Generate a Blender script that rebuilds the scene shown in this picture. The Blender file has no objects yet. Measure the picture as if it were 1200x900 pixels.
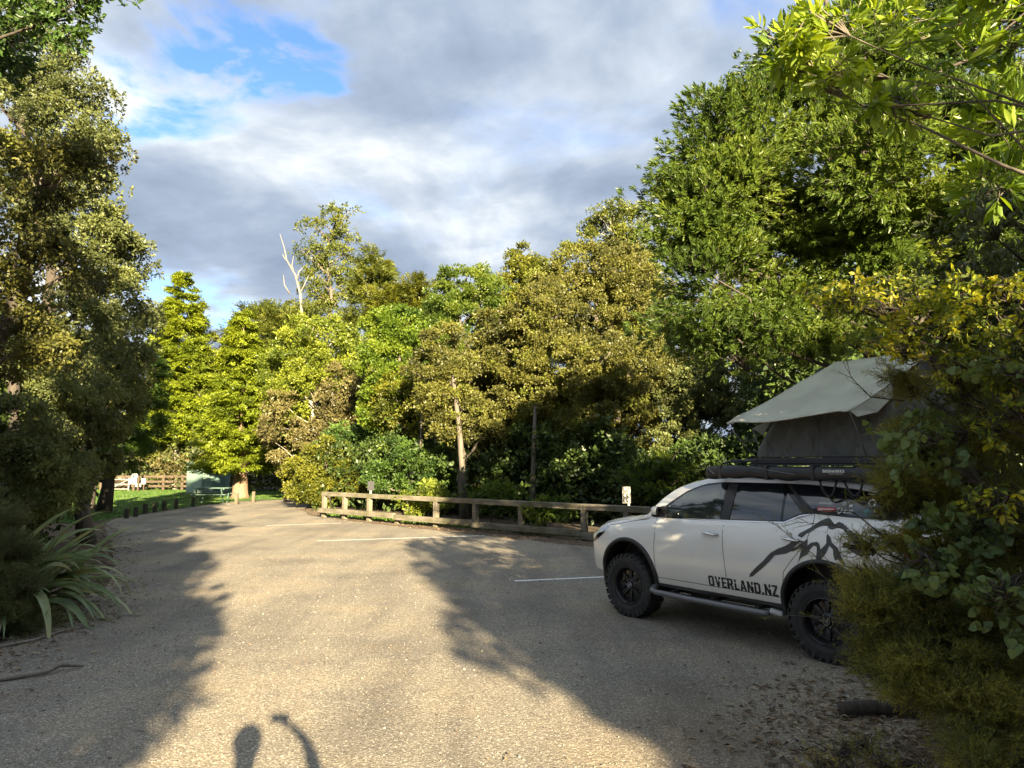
import bpy, bmesh, math, zlib
import numpy as np
from mathutils import Vector, Matrix
R = math.radians
sc = bpy.context.scene
COL = sc.collection
rng = np.random.default_rng(11)

# ------------------------------------------------------------------ camera model
F = 832.0; HC = 2.045; PITCH = math.atan((541 - 450) / F)
CP, SP = math.cos(PITCH), math.sin(PITCH)
def at(px, py, Y):
    """point in the place seen at photo pixel (px,py) at forward distance Y"""
    a = (px - 600) / F; b = (450 - py) / F
    d = np.array([a, CP - b * SP, SP + b * CP])
    return np.array([0, 0, HC]) + d * (Y / d[1])
def gr(px, py, z=0.0):
    a = (px - 600) / F; b = (450 - py) / F
    d = np.array([a, CP - b * SP, SP + b * CP])
    return np.array([0, 0, HC]) + d * ((z - HC) / d[2])

# ------------------------------------------------------------------ objects
def tag(o, label=None, cat=None, group=None, kind=None):
    if label: o['label'] = label
    if cat: o['category'] = cat
    if group: o['group'] = group
    if kind: o['kind'] = kind
    return o
def empty(name, loc=(0, 0, 0), rz=0.0):
    o = bpy.data.objects.new(name, None); COL.objects.link(o)
    o.location = loc; o.rotation_euler = (0, 0, rz); o.empty_display_size = .2
    return o
def link(name, me, parent=None, loc=None):
    o = bpy.data.objects.new(name, me); COL.objects.link(o)
    if parent is not None: o.parent = parent
    if loc is not None: o.location = loc
    return o

class MB:
    """collects geometry, then links it as one mesh object"""
    def __init__(s): s.v = []; s.f = []; s.m = []
    def add(s, vs, fs, mi=0):
        n = len(s.v); s.v.extend([tuple(map(float, p)) for p in vs])
        s.f.extend([[n + i for i in f] for f in fs]); s.m.extend([mi] * len(fs))
    def box(s, c, size, rz=0, rx=0, ry=0, mi=0, bev=0.0):
        hx, hy, hz = [q / 2 for q in size]
        M = Matrix.Rotation(rz, 3, 'Z') @ Matrix.Rotation(ry, 3, 'Y') @ Matrix.Rotation(rx, 3, 'X')
        C = Vector(c)
        if bev <= 0:
            vs = [C + M @ Vector((x * hx, y * hy, z * hz)) for x in (-1, 1) for y in (-1, 1) for z in (-1, 1)]
            s.add(vs, [(0, 1, 3, 2), (4, 6, 7, 5), (0, 4, 5, 1), (2, 3, 7, 6), (0, 2, 6, 4), (1, 5, 7, 3)], mi)
        else:
            bm = bmesh.new(); bmesh.ops.create_cube(bm, size=1)
            for v in bm.verts: v.co = Vector((v.co.x * size[0], v.co.y * size[1], v.co.z * size[2]))
            bmesh.ops.bevel(bm, geom=bm.edges[:], offset=bev, segments=2, affect='EDGES', profile=.6)
            bm.verts.ensure_lookup_table()
            s.add([C + M @ v.co for v in bm.verts], [[v.index for v in f.verts] for f in bm.faces], mi); bm.free()
    def tube(s, pts, rad, n=8, mi=0, cap=True):
        pts = [Vector(p) for p in pts]
        if not hasattr(rad, '__len__'): rad = [rad] * len(pts)
        base = len(s.v); up = Vector((0, 0, 1)); prev = None
        for i, p in enumerate(pts):
            t = (pts[min(i + 1, len(pts) - 1)] - pts[max(i - 1, 0)])
            if t.length < 1e-9: t = Vector((0, 0, 1))
            t.normalize()
            if prev is None:
                a = t.cross(up) if abs(t.dot(up)) < .95 else t.cross(Vector((1, 0, 0)))
            else: a = prev - t * prev.dot(t)
            a.normalize(); b = t.cross(a); prev = a
            for k in range(n):
                w = 2 * math.pi * k / n
                s.v.append(tuple(p + (a * math.cos(w) + b * math.sin(w)) * rad[i]))
        for i in range(len(pts) - 1):
            for k in range(n):
                s.f.append([base + i * n + k, base + i * n + (k + 1) % n, base + (i + 1) * n + (k + 1) % n, base + (i + 1) * n + k]); s.m.append(mi)
        if cap:
            s.f.append([base + k for k in range(n)][::-1]); s.m.append(mi)
            s.f.append([base + (len(pts) - 1) * n + k for k in range(n)]); s.m.append(mi)
    def lathe(s, prof, n=48, axis='y', c=(0, 0, 0), mi=0, close=False):
        base = len(s.v)
        for (r, h) in prof:
            for k in range(n):
                w = 2 * math.pi * k / n
                if axis == 'y': s.v.append((c[0] + r * math.cos(w), c[1] + h, c[2] + r * math.sin(w)))
                else: s.v.append((c[0] + r * math.cos(w), c[1] + r * math.sin(w), c[2] + h))
        m = len(prof)
        for i in range(m if close else m - 1):
            j = (i + 1) % m
            for k in range(n):
                s.f.append([base + i * n + k, base + i * n + (k + 1) % n, base + j * n + (k + 1) % n, base + j * n + k]); s.m.append(mi)
    def build(s, name, mats, parent=None, smooth=False, fix=True, angle=None, loc=None):
        me = bpy.data.meshes.new(name); me.from_pydata(s.v, [], s.f)
        if not isinstance(mats, (list, tuple)): mats = [mats]
        for m in mats: me.materials.append(m)
        if len(mats) > 1: me.polygons.foreach_set('material_index', s.m)
        if fix:
            bm = bmesh.new(); bm.from_mesh(me); bmesh.ops.recalc_face_normals(bm, faces=bm.faces); bm.to_mesh(me); bm.free()
        if smooth or angle is not None:
            me.shade_smooth()
            if angle is not None: me.set_sharp_from_angle(angle=R(angle))
        me.update()
        return link(name, me, parent, loc)

# ------------------------------------------------------------------ materials
def nt(name):
    m = bpy.data.materials.new(name); m.use_nodes = True; t = m.node_tree; t.nodes.clear()
    return m, t
def N(t, ty, **k):
    n = t.nodes.new(ty)
    for a, b in k.items():
        if a.startswith('i_'): n.inputs[a[2:].replace('_', ' ')].default_value = b
        else: setattr(n, a, b)
    return n
def ramp(t, stops, interp='LINEAR'):
    n = t.nodes.new('ShaderNodeValToRGB'); n.color_ramp.interpolation = interp
    e = n.color_ramp.elements
    while len(e) > 1: e.remove(e[-1])
    e[0].position = stops[0][0]; e[0].color = (*stops[0][1], 1)
    for p, c in stops[1:]:
        q = e.new(p); q.color = (*c, 1)
    return n
def plain(name, col, rough=.6, metal=0.0, noise=0.0, nscale=20, bump=0.0, bscale=60, coat=0.0, spec=.5):
    m, t = nt(name); L = t.links
    o = N(t, 'ShaderNodeOutputMaterial'); b = N(t, 'ShaderNodeBsdfPrincipled')
    b.inputs['Base Color'].default_value = (*col, 1); b.inputs['Roughness'].default_value = rough
    b.inputs['Metallic'].default_value = metal; b.inputs['Coat Weight'].default_value = coat
    b.inputs['Specular IOR Level'].default_value = spec
    L.new(b.outputs[0], o.inputs[0])
    tc = N(t, 'ShaderNodeTexCoord')
    if noise > 0:
        n = N(t, 'ShaderNodeTexNoise'); n.inputs['Scale'].default_value = nscale; n.inputs['Detail'].default_value = 6
        L.new(tc.outputs['Object'], n.inputs['Vector'])
        lo = tuple(c * (1 - noise) for c in col); hi = tuple(min(1, c * (1 + noise)) for c in col)
        r = ramp(t, [(.3, lo), (.7, hi)]); L.new(n.outputs['Fac'], r.inputs[0]); L.new(r.outputs[0], b.inputs['Base Color'])
    if bump > 0:
        n = N(t, 'ShaderNodeTexNoise'); n.inputs['Scale'].default_value = bscale; n.inputs['Detail'].default_value = 5
        L.new(tc.outputs['Object'], n.inputs['Vector'])
        u = N(t, 'ShaderNodeBump'); u.inputs['Strength'].default_value = bump; u.inputs['Distance'].default_value = .02
        L.new(n.outputs['Fac'], u.inputs['Height']); L.new(u.outputs[0], b.inputs['Normal'])
    return m
def foliage_mat(name, cols, trans=.35, rough=.45, nsc=.35, spec=.4):
    """cols: leaf colours from old to young growth, picked per leaf by the 'tint' attribute"""
    m, t = nt(name); L = t.links
    o = N(t, 'ShaderNodeOutputMaterial'); b = N(t, 'ShaderNodeBsdfPrincipled'); tr = N(t, 'ShaderNodeBsdfTranslucent')
    mx = N(t, 'ShaderNodeMixShader'); mx.inputs[0].default_value = trans
    at_ = N(t, 'ShaderNodeAttribute'); at_.attribute_name = 'tint'
    k = len(cols); trans = min(trans + .05, .5)
    r = ramp(t, [(i / (k - 1), c) for i, c in enumerate(cols)])
    geo = N(t, 'ShaderNodeNewGeometry'); ns = N(t, 'ShaderNodeTexNoise'); ns.inputs['Scale'].default_value = nsc; ns.inputs['Detail'].default_value = 3
    L.new(geo.outputs['Position'], ns.inputs['Vector'])
    mr = N(t, 'ShaderNodeMapRange'); mr.inputs['From Min'].default_value = .3; mr.inputs['From Max'].default_value = .7
    mr.inputs['To Min'].default_value = -.3; mr.inputs['To Max'].default_value = .3
    L.new(ns.outputs['Fac'], mr.inputs['Value'])
    ad = N(t, 'ShaderNodeMath', operation='ADD'); L.new(at_.outputs['Fac'], ad.inputs[0]); L.new(mr.outputs[0], ad.inputs[1])
    L.new(ad.outputs[0], r.inputs[0]); L.new(r.outputs[0], b.inputs['Base Color'])
    b.inputs['Roughness'].default_value = rough; b.inputs['Specular IOR Level'].default_value = spec
    hs = N(t, 'ShaderNodeHueSaturation'); hs.inputs['Hue'].default_value = .485; hs.inputs['Value'].default_value = 1.5; hs.inputs['Saturation'].default_value = 1.1
    L.new(r.outputs[0], hs.inputs['Color']); L.new(hs.outputs[0], tr.inputs['Color'])
    L.new(b.outputs[0], mx.inputs[1]); L.new(tr.outputs[0], mx.inputs[2]); L.new(mx.outputs[0], o.inputs[0])
    return m
def bark(name, a, b_, sc_=6.0, stretch=.15):
    m, t = nt(name); L = t.links
    o = N(t, 'ShaderNodeOutputMaterial'); b = N(t, 'ShaderNodeBsdfPrincipled'); b.inputs['Roughness'].default_value = .9
    g = N(t, 'ShaderNodeNewGeometry'); mp = N(t, 'ShaderNodeMapping'); mp.inputs['Scale'].default_value = (1, 1, stretch)
    n = N(t, 'ShaderNodeTexNoise'); n.inputs['Scale'].default_value = sc_ * 3; n.inputs['Detail'].default_value = 6
    L.new(g.outputs['Position'], mp.inputs[0]); L.new(mp.outputs[0], n.inputs['Vector'])
    r = ramp(t, [(.3, a), (.7, b_)]); L.new(n.outputs['Fac'], r.inputs[0]); L.new(r.outputs[0], b.inputs['Base Color'])
    u = N(t, 'ShaderNodeBump'); u.inputs['Strength'].default_value = .7; u.inputs['Distance'].default_value = .03
    L.new(n.outputs['Fac'], u.inputs['Height']); L.new(u.outputs[0], b.inputs['Normal']); L.new(b.outputs[0], o.inputs[0])
    return m

FM = {
 'conifer': foliage_mat('conifer_leaf', [(.08, .115, .012), (.17, .22, .016), (.27, .32, .025)], .3),
 'olive':   foliage_mat('olive_leaf', [(.055, .075, .016), (.115, .14, .024), (.19, .21, .036)], .3),
 'lime':    foliage_mat('lime_leaf', [(.05, .095, .012), (.115, .18, .018), (.22, .28, .03)], .35),
 'yellowgreen': foliage_mat('yellowgreen_leaf', [(.085, .12, .02), (.165, .21, .025), (.29, .33, .04)], .35),
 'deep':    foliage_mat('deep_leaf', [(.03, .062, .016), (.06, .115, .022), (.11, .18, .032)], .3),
 'bronze':  foliage_mat('bronze_leaf', [(.052, .058, .018), (.105, .11, .026), (.165, .162, .038), (.175, .205, .035)], .3),
 'brown':   foliage_mat('brown_leaf', [(.08, .075, .03), (.14, .125, .045), (.20, .18, .07)], .25),
 'gold':    foliage_mat('gold_leaf', [(.065, .08, .012), (.13, .145, .018), (.20, .20, .022)], .3),
 'grey':    foliage_mat('greygreen_leaf', [(.07, .085, .032), (.125, .15, .05), (.19, .215, .065)], .3),
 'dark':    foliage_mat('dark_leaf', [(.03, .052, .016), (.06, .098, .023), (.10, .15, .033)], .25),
 'shrub':   foliage_mat('glossy_leaf', [(.045, .078, .017), (.095, .15, .025), (.185, .235, .04)], .45, rough=.38),
 'sunny':   foliage_mat('young_leaf', [(.10, .17, .02), (.18, .27, .03), (.28, .36, .04)], .4, rough=.38),
 'yellow':  foliage_mat('yellow_leaf', [(.09, .13, .03), (.20, .25, .035), (.45, .46, .045), (.62, .56, .08)], .45, nsc=2.0),
 'vine':    foliage_mat('vine_leaf', [(.05, .08, .03), (.085, .13, .042), (.14, .195, .055)], .35, rough=.5),
 'needle':  foliage_mat('needle_leaf', [(.10, .12, .022), (.21, .225, .038), (.36, .34, .055)], .35, nsc=1.5),
}
BK = {
 'grey': bark('grey_bark', (.07, .06, .045), (.17, .145, .115)),
 'dark': bark('dark_bark', (.03, .025, .018), (.085, .068, .052)),
 'red':  bark('red_bark', (.13, .08, .05), (.28, .19, .12), 4),
 'pale': bark('pale_bark', (.20, .18, .14), (.36, .33, .27)),
 'dead': bark('dead_wood', (.16, .14, .115), (.29, .26, .215), 8),
}

# ------------------------------------------------------------------ foliage engine
def leaf_fine(L, W, droop=.15, fold=.18):
    """six-faced leaf with a midrib fold, along +Y, normal +Z"""
    def y(u): return u * L
    def z(u): return -droop * L * u * u
    v = [(0, 0, 0)]
    for u, w in ((.3, .8), (.62, 1.0)):
        v += [(-W * w / 2, y(u), z(u) + fold * W * w), (0, y(u), z(u)), (W * w / 2, y(u), z(u) + fold * W * w)]
    v.append((0, y(1), z(1)))
    f = [(0, 2, 1), (0, 3, 2), (1, 2, 5, 4), (2, 3, 6, 5), (4, 5, 7), (5, 6, 7)]
    return np.array(v), f
def leaf_rhomb(L, W, droop=.1):
    return np.array([(0, 0, 0), (W / 2, L * .5, .12 * W), (0, L, -droop * L), (-W / 2, L * .5, .12 * W)]), [(0, 1, 2, 3)]
def leaf_broad(L, W):
    """heart shaped vine leaf"""
    o = [(0, 0), (.28, -.06), (.5, .18), (.46, .45), (.25, .78), (0, 1), (-.25, .78), (-.46, .45), (-.5, .18), (-.28, -.06)]
    v = [(a * W, b * L, .10 * abs(a) * W - .18 * L * b * b) for a, b in o] + [(0, .4 * L, -.04 * L)]
    return np.array(v), [(i, (i + 1) % 10, 10) for i in range(10)]
def place(v, f, rot, off):
    return v @ np.array(rot).T + np.array(off), f
def joinv(parts):
    V = []; Fc = []; n = 0
    for v, f in parts:
        V.append(v); Fc += [tuple(i + n for i in q) for q in f]; n += len(v)
    return np.concatenate(V), Fc
def stick(a, b, r, r2=None):
    a = np.array(a, float); b = np.array(b, float); d = b - a; d /= np.linalg.norm(d) + 1e-9
    u = np.cross(d, (0.31, .2, .9)); u /= np.linalg.norm(u) + 1e-9; w = np.cross(d, u); r2 = r if r2 is None else r2
    v = [a + r * (u * math.cos(k) + w * math.sin(k)) for k in (0, 2.094, 4.189)] + [b + r2 * (u * math.cos(k) + w * math.sin(k)) for k in (0, 2.094, 4.189)]
    return np.array(v), [(0, 1, 4, 3), (1, 2, 5, 4), (2, 0, 3, 5)]
def rotm(az, el, roll):
    return np.array(Matrix.Rotation(az, 3, 'Z') @ Matrix.Rotation(el, 3, 'X') @ Matrix.Rotation(roll, 3, 'Y'))
_rt = np.random.default_rng(5)
def sprig(kind):
    """returns (leaf verts/faces, wood verts/faces); stem along +Y from origin, about unit size = leaf length"""
    P = []; W = []
    r = _rt
    if kind == 'whorl':          # long pointed leaves in a whorl at the shoot tip
        W.append(stick((0, -1.0, 0), (0, .25, 0), .035, .02))
        n = r.integers(8, 12)
        for i in range(n):
            a = 2 * math.pi * i * .382 + r.normal(0, .2); yb = -.55 + .75 * i / n
            L = r.uniform(.75, 1.15); v, f = leaf_fine(L, L * r.uniform(.2, .28), r.uniform(.05, .4))
            M = Matrix.Rotation(a, 3, 'Y') @ Matrix.Rotation(R(r.uniform(20, 70) * (1.1 - i / n * .5)), 3, 'X')
            P.append(place(v, f, M, (0, yb, 0)))
    elif kind == 'oval':         # short blunt leaves, hanging, on short stalks
        W.append(stick((0, -1.2, 0), (0, .4, 0), .04, .02))
        for i in range(r.integers(5, 8)):
            a = r.uniform(0, 6.28); yb = r.uniform(-.7, .4)
            L = r.uniform(.7, 1.1); v, f = leaf_fine(L, L * r.uniform(.38, .5), r.uniform(0, .25), .1)
            v = v.copy(); v[3] *= 1; M = Matrix.Rotation(a, 3, 'Y') @ Matrix.Rotation(R(r.uniform(35, 85)), 3, 'X')
            P.append(place(v, f, M, (0, yb, 0)))
    elif kind == 'vine':
        W.append(stick((0, -1.2, 0), (0, .3, 0), .03, .015))
        for i in range(4):
            a = r.uniform(0, 6.28); L = r.uniform(.7, 1.1); v, f = leaf_broad(L, L * .95)
            M = Matrix.Rotation(a, 3, 'Y') @ Matrix.Rotation(R(r.uniform(30, 80)), 3, 'X') @ Matrix.Rotation(r.normal(0, .5), 3, 'Y')
            P.append(place(v, f, M, (0, -.9 + .4 * i, 0)))
    elif kind == 'needle':       # fine twigs with many tiny narrow leaves
        W.append(stick((0, -6, 0), (0, 5, 0), .09, .04))
        tw = [((0, -5, 0), (0, 5.5, 0))]
        for s_ in range(6):
            a = r.uniform(0, 6.28); y0 = -5 + s_ * 1.6; l = r.uniform(2.5, 4.5)
            e = (math.cos(a) * l * .75, y0 + l * .75, math.sin(a) * l * .75)
            tw.append(((0, y0, 0), e)); W.append(stick((0, y0, 0), e, .05, .03))
        for (a0, b0) in tw:
            a0 = np.array(a0, float); b0 = np.array(b0, float); d = b0 - a0; Lt = np.linalg.norm(d); d /= Lt
            az = math.atan2(-d[0], d[1]); el = math.asin(d[2])
            B = rotm(az, el, 0)
            for i in range(int(Lt * 2.2)):
                L = r.uniform(.8, 1.3); v, f = leaf_rhomb(L, .26, .1)
                M = B @ np.array(Matrix.Rotation(r.uniform(0, 6.28), 3, 'Y') @ Matrix.Rotation(R(r.uniform(30, 60)), 3, 'X'))
                P.append(place(v, f, M, a0 + d * (i + .5) / 2.2))
    elif kind == 'spray':        # flattened conifer spray, drooping at the tip
        for i in range(9):
            u = i / 8; sgn = -1 if i % 2 else 1
            L = r.uniform(.9, 1.3) * (1.1 - .5 * u); v, f = leaf_rhomb(L, .34, .25)
            M = rotm(-sgn * R(r.uniform(25, 60)), -.2 * u + r.normal(0, .15), r.normal(0, .3))
            P.append(place(v, f, M, (0, -1.3 + 2.3 * u, -.25 * u * u)))
    elif kind == 'far':          # loose tuft of small leaves
        for i in range(10):
            d = r.normal(0, 1, 3); d /= np.linalg.norm(d); d[1] = abs(d[1]) * 1.0
            L = r.uniform(.75, 1.25); v, f = leaf_rhomb(L, L * .52, r.uniform(0, .3))
            az = math.atan2(-d[0], d[1]); el = math.asin(np.clip(d[2] / np.linalg.norm(d), -1, 1))
            P.append(place(v, f, rotm(az, el, r.normal(0, .8)), d * r.uniform(.1, .9)))
    return joinv(P), (joinv(W) if W else None)
SPR = {k: [sprig(k) for _ in range(5)] for k in ('whorl', 'oval', 'vine', 'needle', 'spray', 'far')}

def orient(d, roll):
    """rotation matrices (n,3,3) taking +Y to d, with leaf normal as near up as roll allows"""
    d = d / (np.linalg.norm(d, axis=1, keepdims=True) + 1e-9)
    up = np.tile((0, 0, 1.0), (len(d), 1)); up[np.abs(d[:, 2]) > .96] = (1, 0, 0)
    x = np.cross(d, up); x /= np.linalg.norm(x, axis=1, keepdims=True); z = np.cross(x, d)
    c, s = np.cos(roll)[:, None], np.sin(roll)[:, None]
    x2 = x * c + z * s; z2 = -x * s + z * c
    return np.stack([x2, d, z2], axis=2)
def scatter(name, temps, which, pos, dirs, roll, scale, tint, mat, parent, wood=False, tjit=.12):
    Vs = []; Ls = []; Tot = []; T = []; off = 0
    Rm = orient(dirs, roll)
    for k, tp in enumerate(temps):
        g = tp[1] if wood else tp[0]
        if g is None: continue
        idx = np.nonzero(which == k)[0]
        if not len(idx): continue
        v, f = g
        P = np.einsum('nij,vj->nvi', Rm[idx], v) * scale[idx, None, None] + pos[idx, None, :]
        nv = len(v); Vs.append(P.reshape(-1, 3))
        tot = np.array([len(q) for q in f]); lo = np.concatenate([np.array(q) for q in f])
        A = (lo[None, :] + (np.arange(len(idx)) * nv)[:, None] + off).ravel()
        Ls.append(A); Tot.append(np.tile(tot, len(idx))); off += nv * len(idx)
        tt = np.repeat(tint[idx], nv)
        # one jitter per group of verts ~ one leaf
        j = rng.normal(0, tjit, (len(tt) // 4 + 1)).repeat(4)[:len(tt)]
        T.append(np.clip(tt + j, 0, 1))
    if not Vs: return None
    V = np.concatenate(Vs); Lp = np.concatenate(Ls); To = np.concatenate(Tot)
    me = bpy.data.meshes.new(name)
    me.vertices.add(len(V)); me.vertices.foreach_set('co', V.astype(np.float32).ravel())
    me.loops.add(len(Lp)); me.loops.foreach_set('vertex_index', Lp.astype(np.int32))
    me.polygons.add(len(To)); st = np.concatenate([[0], np.cumsum(To)[:-1]])
    me.polygons.foreach_set('loop_start', st.astype(np.int32)); me.polygons.foreach_set('loop_total', To.astype(np.int32))
    a = me.attributes.new('tint', 'FLOAT', 'POINT'); a.data.foreach_set('value', np.concatenate(T).astype(np.float32))
    me.materials.append(mat); me.update(calc_edges=True)
    return link(name, me, parent)
def unit(n):
    d = rng.normal(0, 1, (n, 3)); return d / np.linalg.norm(d, axis=1, keepdims=True)

def limb_pts(a, b, k=5, sag=.12):
    a = np.array(a, float); b = np.array(b, float); L = np.linalg.norm(b - a)
    t = np.linspace(0, 1, k)[:, None]; p = a + (b - a) * t
    p[:, 2] += sag * L * np.sin(t[:, 0] * math.pi) ; p[1:-1] += rng.normal(0, .025 * L, (k - 2, 3))
    return p
def crown_tree(name, label, cat, lobes, base, leaf='far', mat='olive', bk='grey', lsz=None, dens=1.0, clump=None,
               group=None, trunk_r=.16, limbs=12, gap=.25, updir=.35, tint=.5, flat=.6, kind=None, twigs=False, top=None, lean=None, tjit=.12):
    """lobes: world ellipsoids (c, (rx,ry,rz)); leaves gathered in clumps over each lobe"""
    global rng; rng = np.random.default_rng(zlib.crc32(label.encode()))
    base = np.array(base, float); root = empty(name, tuple(base)); tag(root, label, cat, group, kind)
    D = max(3.0, np.mean([l[0][1] for l in lobes])) if True else 10
    Ls = lsz if lsz else max(.075, D * .0036)
    per = {'far': 10, 'spray': 9, 'whorl': 9, 'oval': 6, 'vine': 4, 'needle': 55}[leaf]
    wid = {'far': .26, 'spray': .17, 'whorl': .14, 'oval': .26, 'vine': .6, 'needle': .13}[leaf]
    POS = []; DIR = []; TI = []; CC = []
    for c, r3 in lobes:
        c = np.array(c, float) ; r3 = np.array(r3, float)
        proj = math.pi * (r3[0] * r3[2] + r3[1] * r3[2] + r3[0] * r3[1]) / 3
        n_spr = max(20, int(dens * 4.2 * proj * 1.6 / (Ls * Ls * wid * per)))
        rc = clump if clump else max(3.2 * Ls, .17 * float(np.mean(r3)))
        nc = max(8, int(proj * 4 / (rc * rc * 3.0)))
        d = unit(nc); rad = rng.uniform(.55, 1.0, nc) ** .6 * (1 + rng.normal(0, .07, nc))
        cc = c + d * r3 * rad[:, None]
        keep = cc[:, 2] > .15; cc = cc[keep]; d = d[keep]; nc = len(cc)
        w = rng.uniform(.35, 1.6, nc); w /= w.sum()
        k = rng.choice(nc, n_spr, p=w)
        o = unit(n_spr) * (rng.uniform(0, 1, n_spr) ** .45)[:, None] * rc * rng.uniform(.7, 1.35, nc)[k][:, None]; o[:, 2] *= flat
        p = cc[k] + o
        dd = d[k] * .7 + o / rc * .8 + rng.normal(0, .35, (n_spr, 3)); dd[:, 2] += updir
        ct = rng.normal(0, .22, nc)
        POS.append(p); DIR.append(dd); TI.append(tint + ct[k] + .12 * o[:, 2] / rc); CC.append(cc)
    pos = np.concatenate(POS); dirs = np.concatenate(DIR); ti = np.concatenate(TI); cc = np.concatenate(CC)
    ok = pos[:, 2] > .03; pos, dirs, ti = pos[ok], dirs[ok], ti[ok]
    n = len(pos); which = rng.integers(0, 5, n); roll = rng.normal(0, .6, n)
    scl = Ls * rng.uniform(.75, 1.25, n) * (1 if leaf != 'needle' else 1)
    lp = pos - base
    scatter('crown', SPR[leaf], which, lp, dirs, roll, scl, ti, FM[mat], root, tjit=tjit)
    # wood
    w = MB()
    cen = np.mean([l[0] for l in lobes], axis=0) - base
    zt = max(l[0][2] + l[1][2] * .55 for l in lobes)
    tp = np.array(top, float) - base if top is not None else np.array([cen[0], cen[1], zt])
    kx = 7; tpts = []
    for i in range(kx):
        u = i / (kx - 1); q = tp * np.array([u ** 1.4, u ** 1.4, u]); 
        q = q + np.array([*rng.normal(0, .03 * np.linalg.norm(tp) * min(1, u * 3) * .5, 2), 0]); tpts.append(q)
    w.tube(tpts, [trunk_r * (1.25 - 1.0 * (i / (kx - 1))) if i else trunk_r * 1.5 for i in range(kx)], 9)
    tpts = np.array(tpts)
    if limbs:
        sel = rng.choice(len(cc), min(limbs, len(cc)), replace=False)
        for j in sel:
            e = cc[j] - base; zs = np.clip(e[2] - np.linalg.norm(e[:2] - tp[:2] * .7) * rng.uniform(.5, .9), tp[2] * .18, tp[2] * .92)
            s0 = np.array([np.interp(zs, tpts[:, 2], tpts[:, a]) for a in range(3)])
            pp = limb_pts(s0, e, 6, rng.uniform(-.05, .12)); r0 = trunk_r * rng.uniform(.25, .5)
            w.tube(pp, [r0 * (1 - .85 * i / 5) for i in range(6)], 5, cap=False)
            if twigs:
                dist = np.linalg.norm(lp - e, axis=1); near = np.argsort(dist)[:18]
                for q in near: w.tube([pp[-2] * .4 + pp[-1] * .6, (pp[-1] + lp[q]) / 2 + rng.normal(0, .03, 3), lp[q]], [.007, .005, .003], 3, cap=False)
    w.build('trunk', BK[bk], root, smooth=True, fix=False)
    if SPR[leaf][0][1] is not None:
        tag(scatter('twigs', SPR[leaf], which, lp, dirs, roll, scl, ti, BK[bk], root, wood=True), kind='stuff')
    return root
def px_lobes(D, L, th=1.0):
    out = []
    for q in L:
        cx, cy, rx, ry = q[:4]; d = D + (q[4] if len(q) > 4 else 0)
        c = at(cx, cy, d); s = d / F * 1.02
        out.append((c, (rx * s, (rx + ry) / 2 * s * th, ry * s)))
    return out
def ptree(name, label, D, L, bx=None, th=1.0, cat='tree', **k):
    lb = px_lobes(D, L, th); x = at(bx if bx is not None else L[0][0], 541, D)[0]
    return crown_tree(name, label, cat, lb, (x, D, 0), **k)

def conifer(name, label, D, apex, half, bottom, bx, mat='conifer', bk='red', group=None, tr=.35, dens=1.0, blunt=.75, droop=.2):
    """apex (px,py), half width px at the widest, bottom py of the skirt"""
    global rng; rng = np.random.default_rng(zlib.crc32(label.encode()))
    A = at(apex[0], apex[1], D); B = at(apex[0], bottom, D); x0 = at(bx, 541, D)[0]; Hh = A[2]; zb = B[2]; Rm = half * D / F
    root = empty(name, (x0, D, 0)); tag(root, label, 'tree', group)
    Ls = D * .0042; n = int(dens * 26 * (Hh - zb) * Rm * 2 / (Ls * Ls * 9 * .17) / 6)
    nb = int(170 * dens)
    zz = zb + (Hh - zb) * (1 - rng.uniform(0, 1, nb) ** .62)
    az = rng.uniform(0, 6.283, nb)
    env = Rm * np.clip((Hh - zz) / (Hh - zb), 0.02, 1) ** blunt * rng.uniform(.72, 1.12, nb)
    ax = x0 + (A[0] - x0) * zz / Hh
    k = rng.integers(0, nb, n); u = rng.uniform(.15, 1, n) ** .6
    r = env[k] * u; sp = .26 * Rm * (.35 + .65 * env[k] / Rm)
    a = az[k]; side = rng.normal(0, .5, n) * sp * (1.1 - u * .6)
    P = np.c_[ax[k] + r * np.cos(a) - side * np.sin(a) , D + r * np.sin(a) + side * np.cos(a), zz[k] - droop * r + .25 * env[k] * u * u + rng.normal(0, .1 * sp.mean(), n)]
    dirs = np.c_[np.cos(a) + rng.normal(0, .5, n), np.sin(a) + rng.normal(0, .5, n), rng.normal(-.05, .3, n)]
    ct = rng.normal(0, .14, nb); ok = P[:, 2] > .2
    P, dirs = P[ok], dirs[ok]; m = len(P); base = np.array([x0, D, 0])
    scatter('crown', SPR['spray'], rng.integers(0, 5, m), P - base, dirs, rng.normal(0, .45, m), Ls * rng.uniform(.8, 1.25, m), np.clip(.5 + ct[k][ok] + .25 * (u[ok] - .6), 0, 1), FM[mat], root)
    w = MB(); w.tube([((A[0] - x0) * t, 0, Hh * t) for t in (0, .02, .08, .2, .4, .7, .97)], [tr * 1.45, tr * 1.1, tr, tr * .7, tr * .3, tr * .15, .02], 12)
    for j in rng.choice(nb, 60):
        s0 = np.array([ax[j] - x0, 0, zz[j]]); e = s0 + np.array([env[j] * math.cos(az[j]), env[j] * math.sin(az[j]), -droop * env[j] + .25 * env[j]]) * .85
        w.tube(limb_pts(s0, e, 4, -.05), [.05, .04, .025, .01], 4, cap=False)
    w.build('trunk', BK[bk], root, smooth=True, fix=False)
    return root
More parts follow.
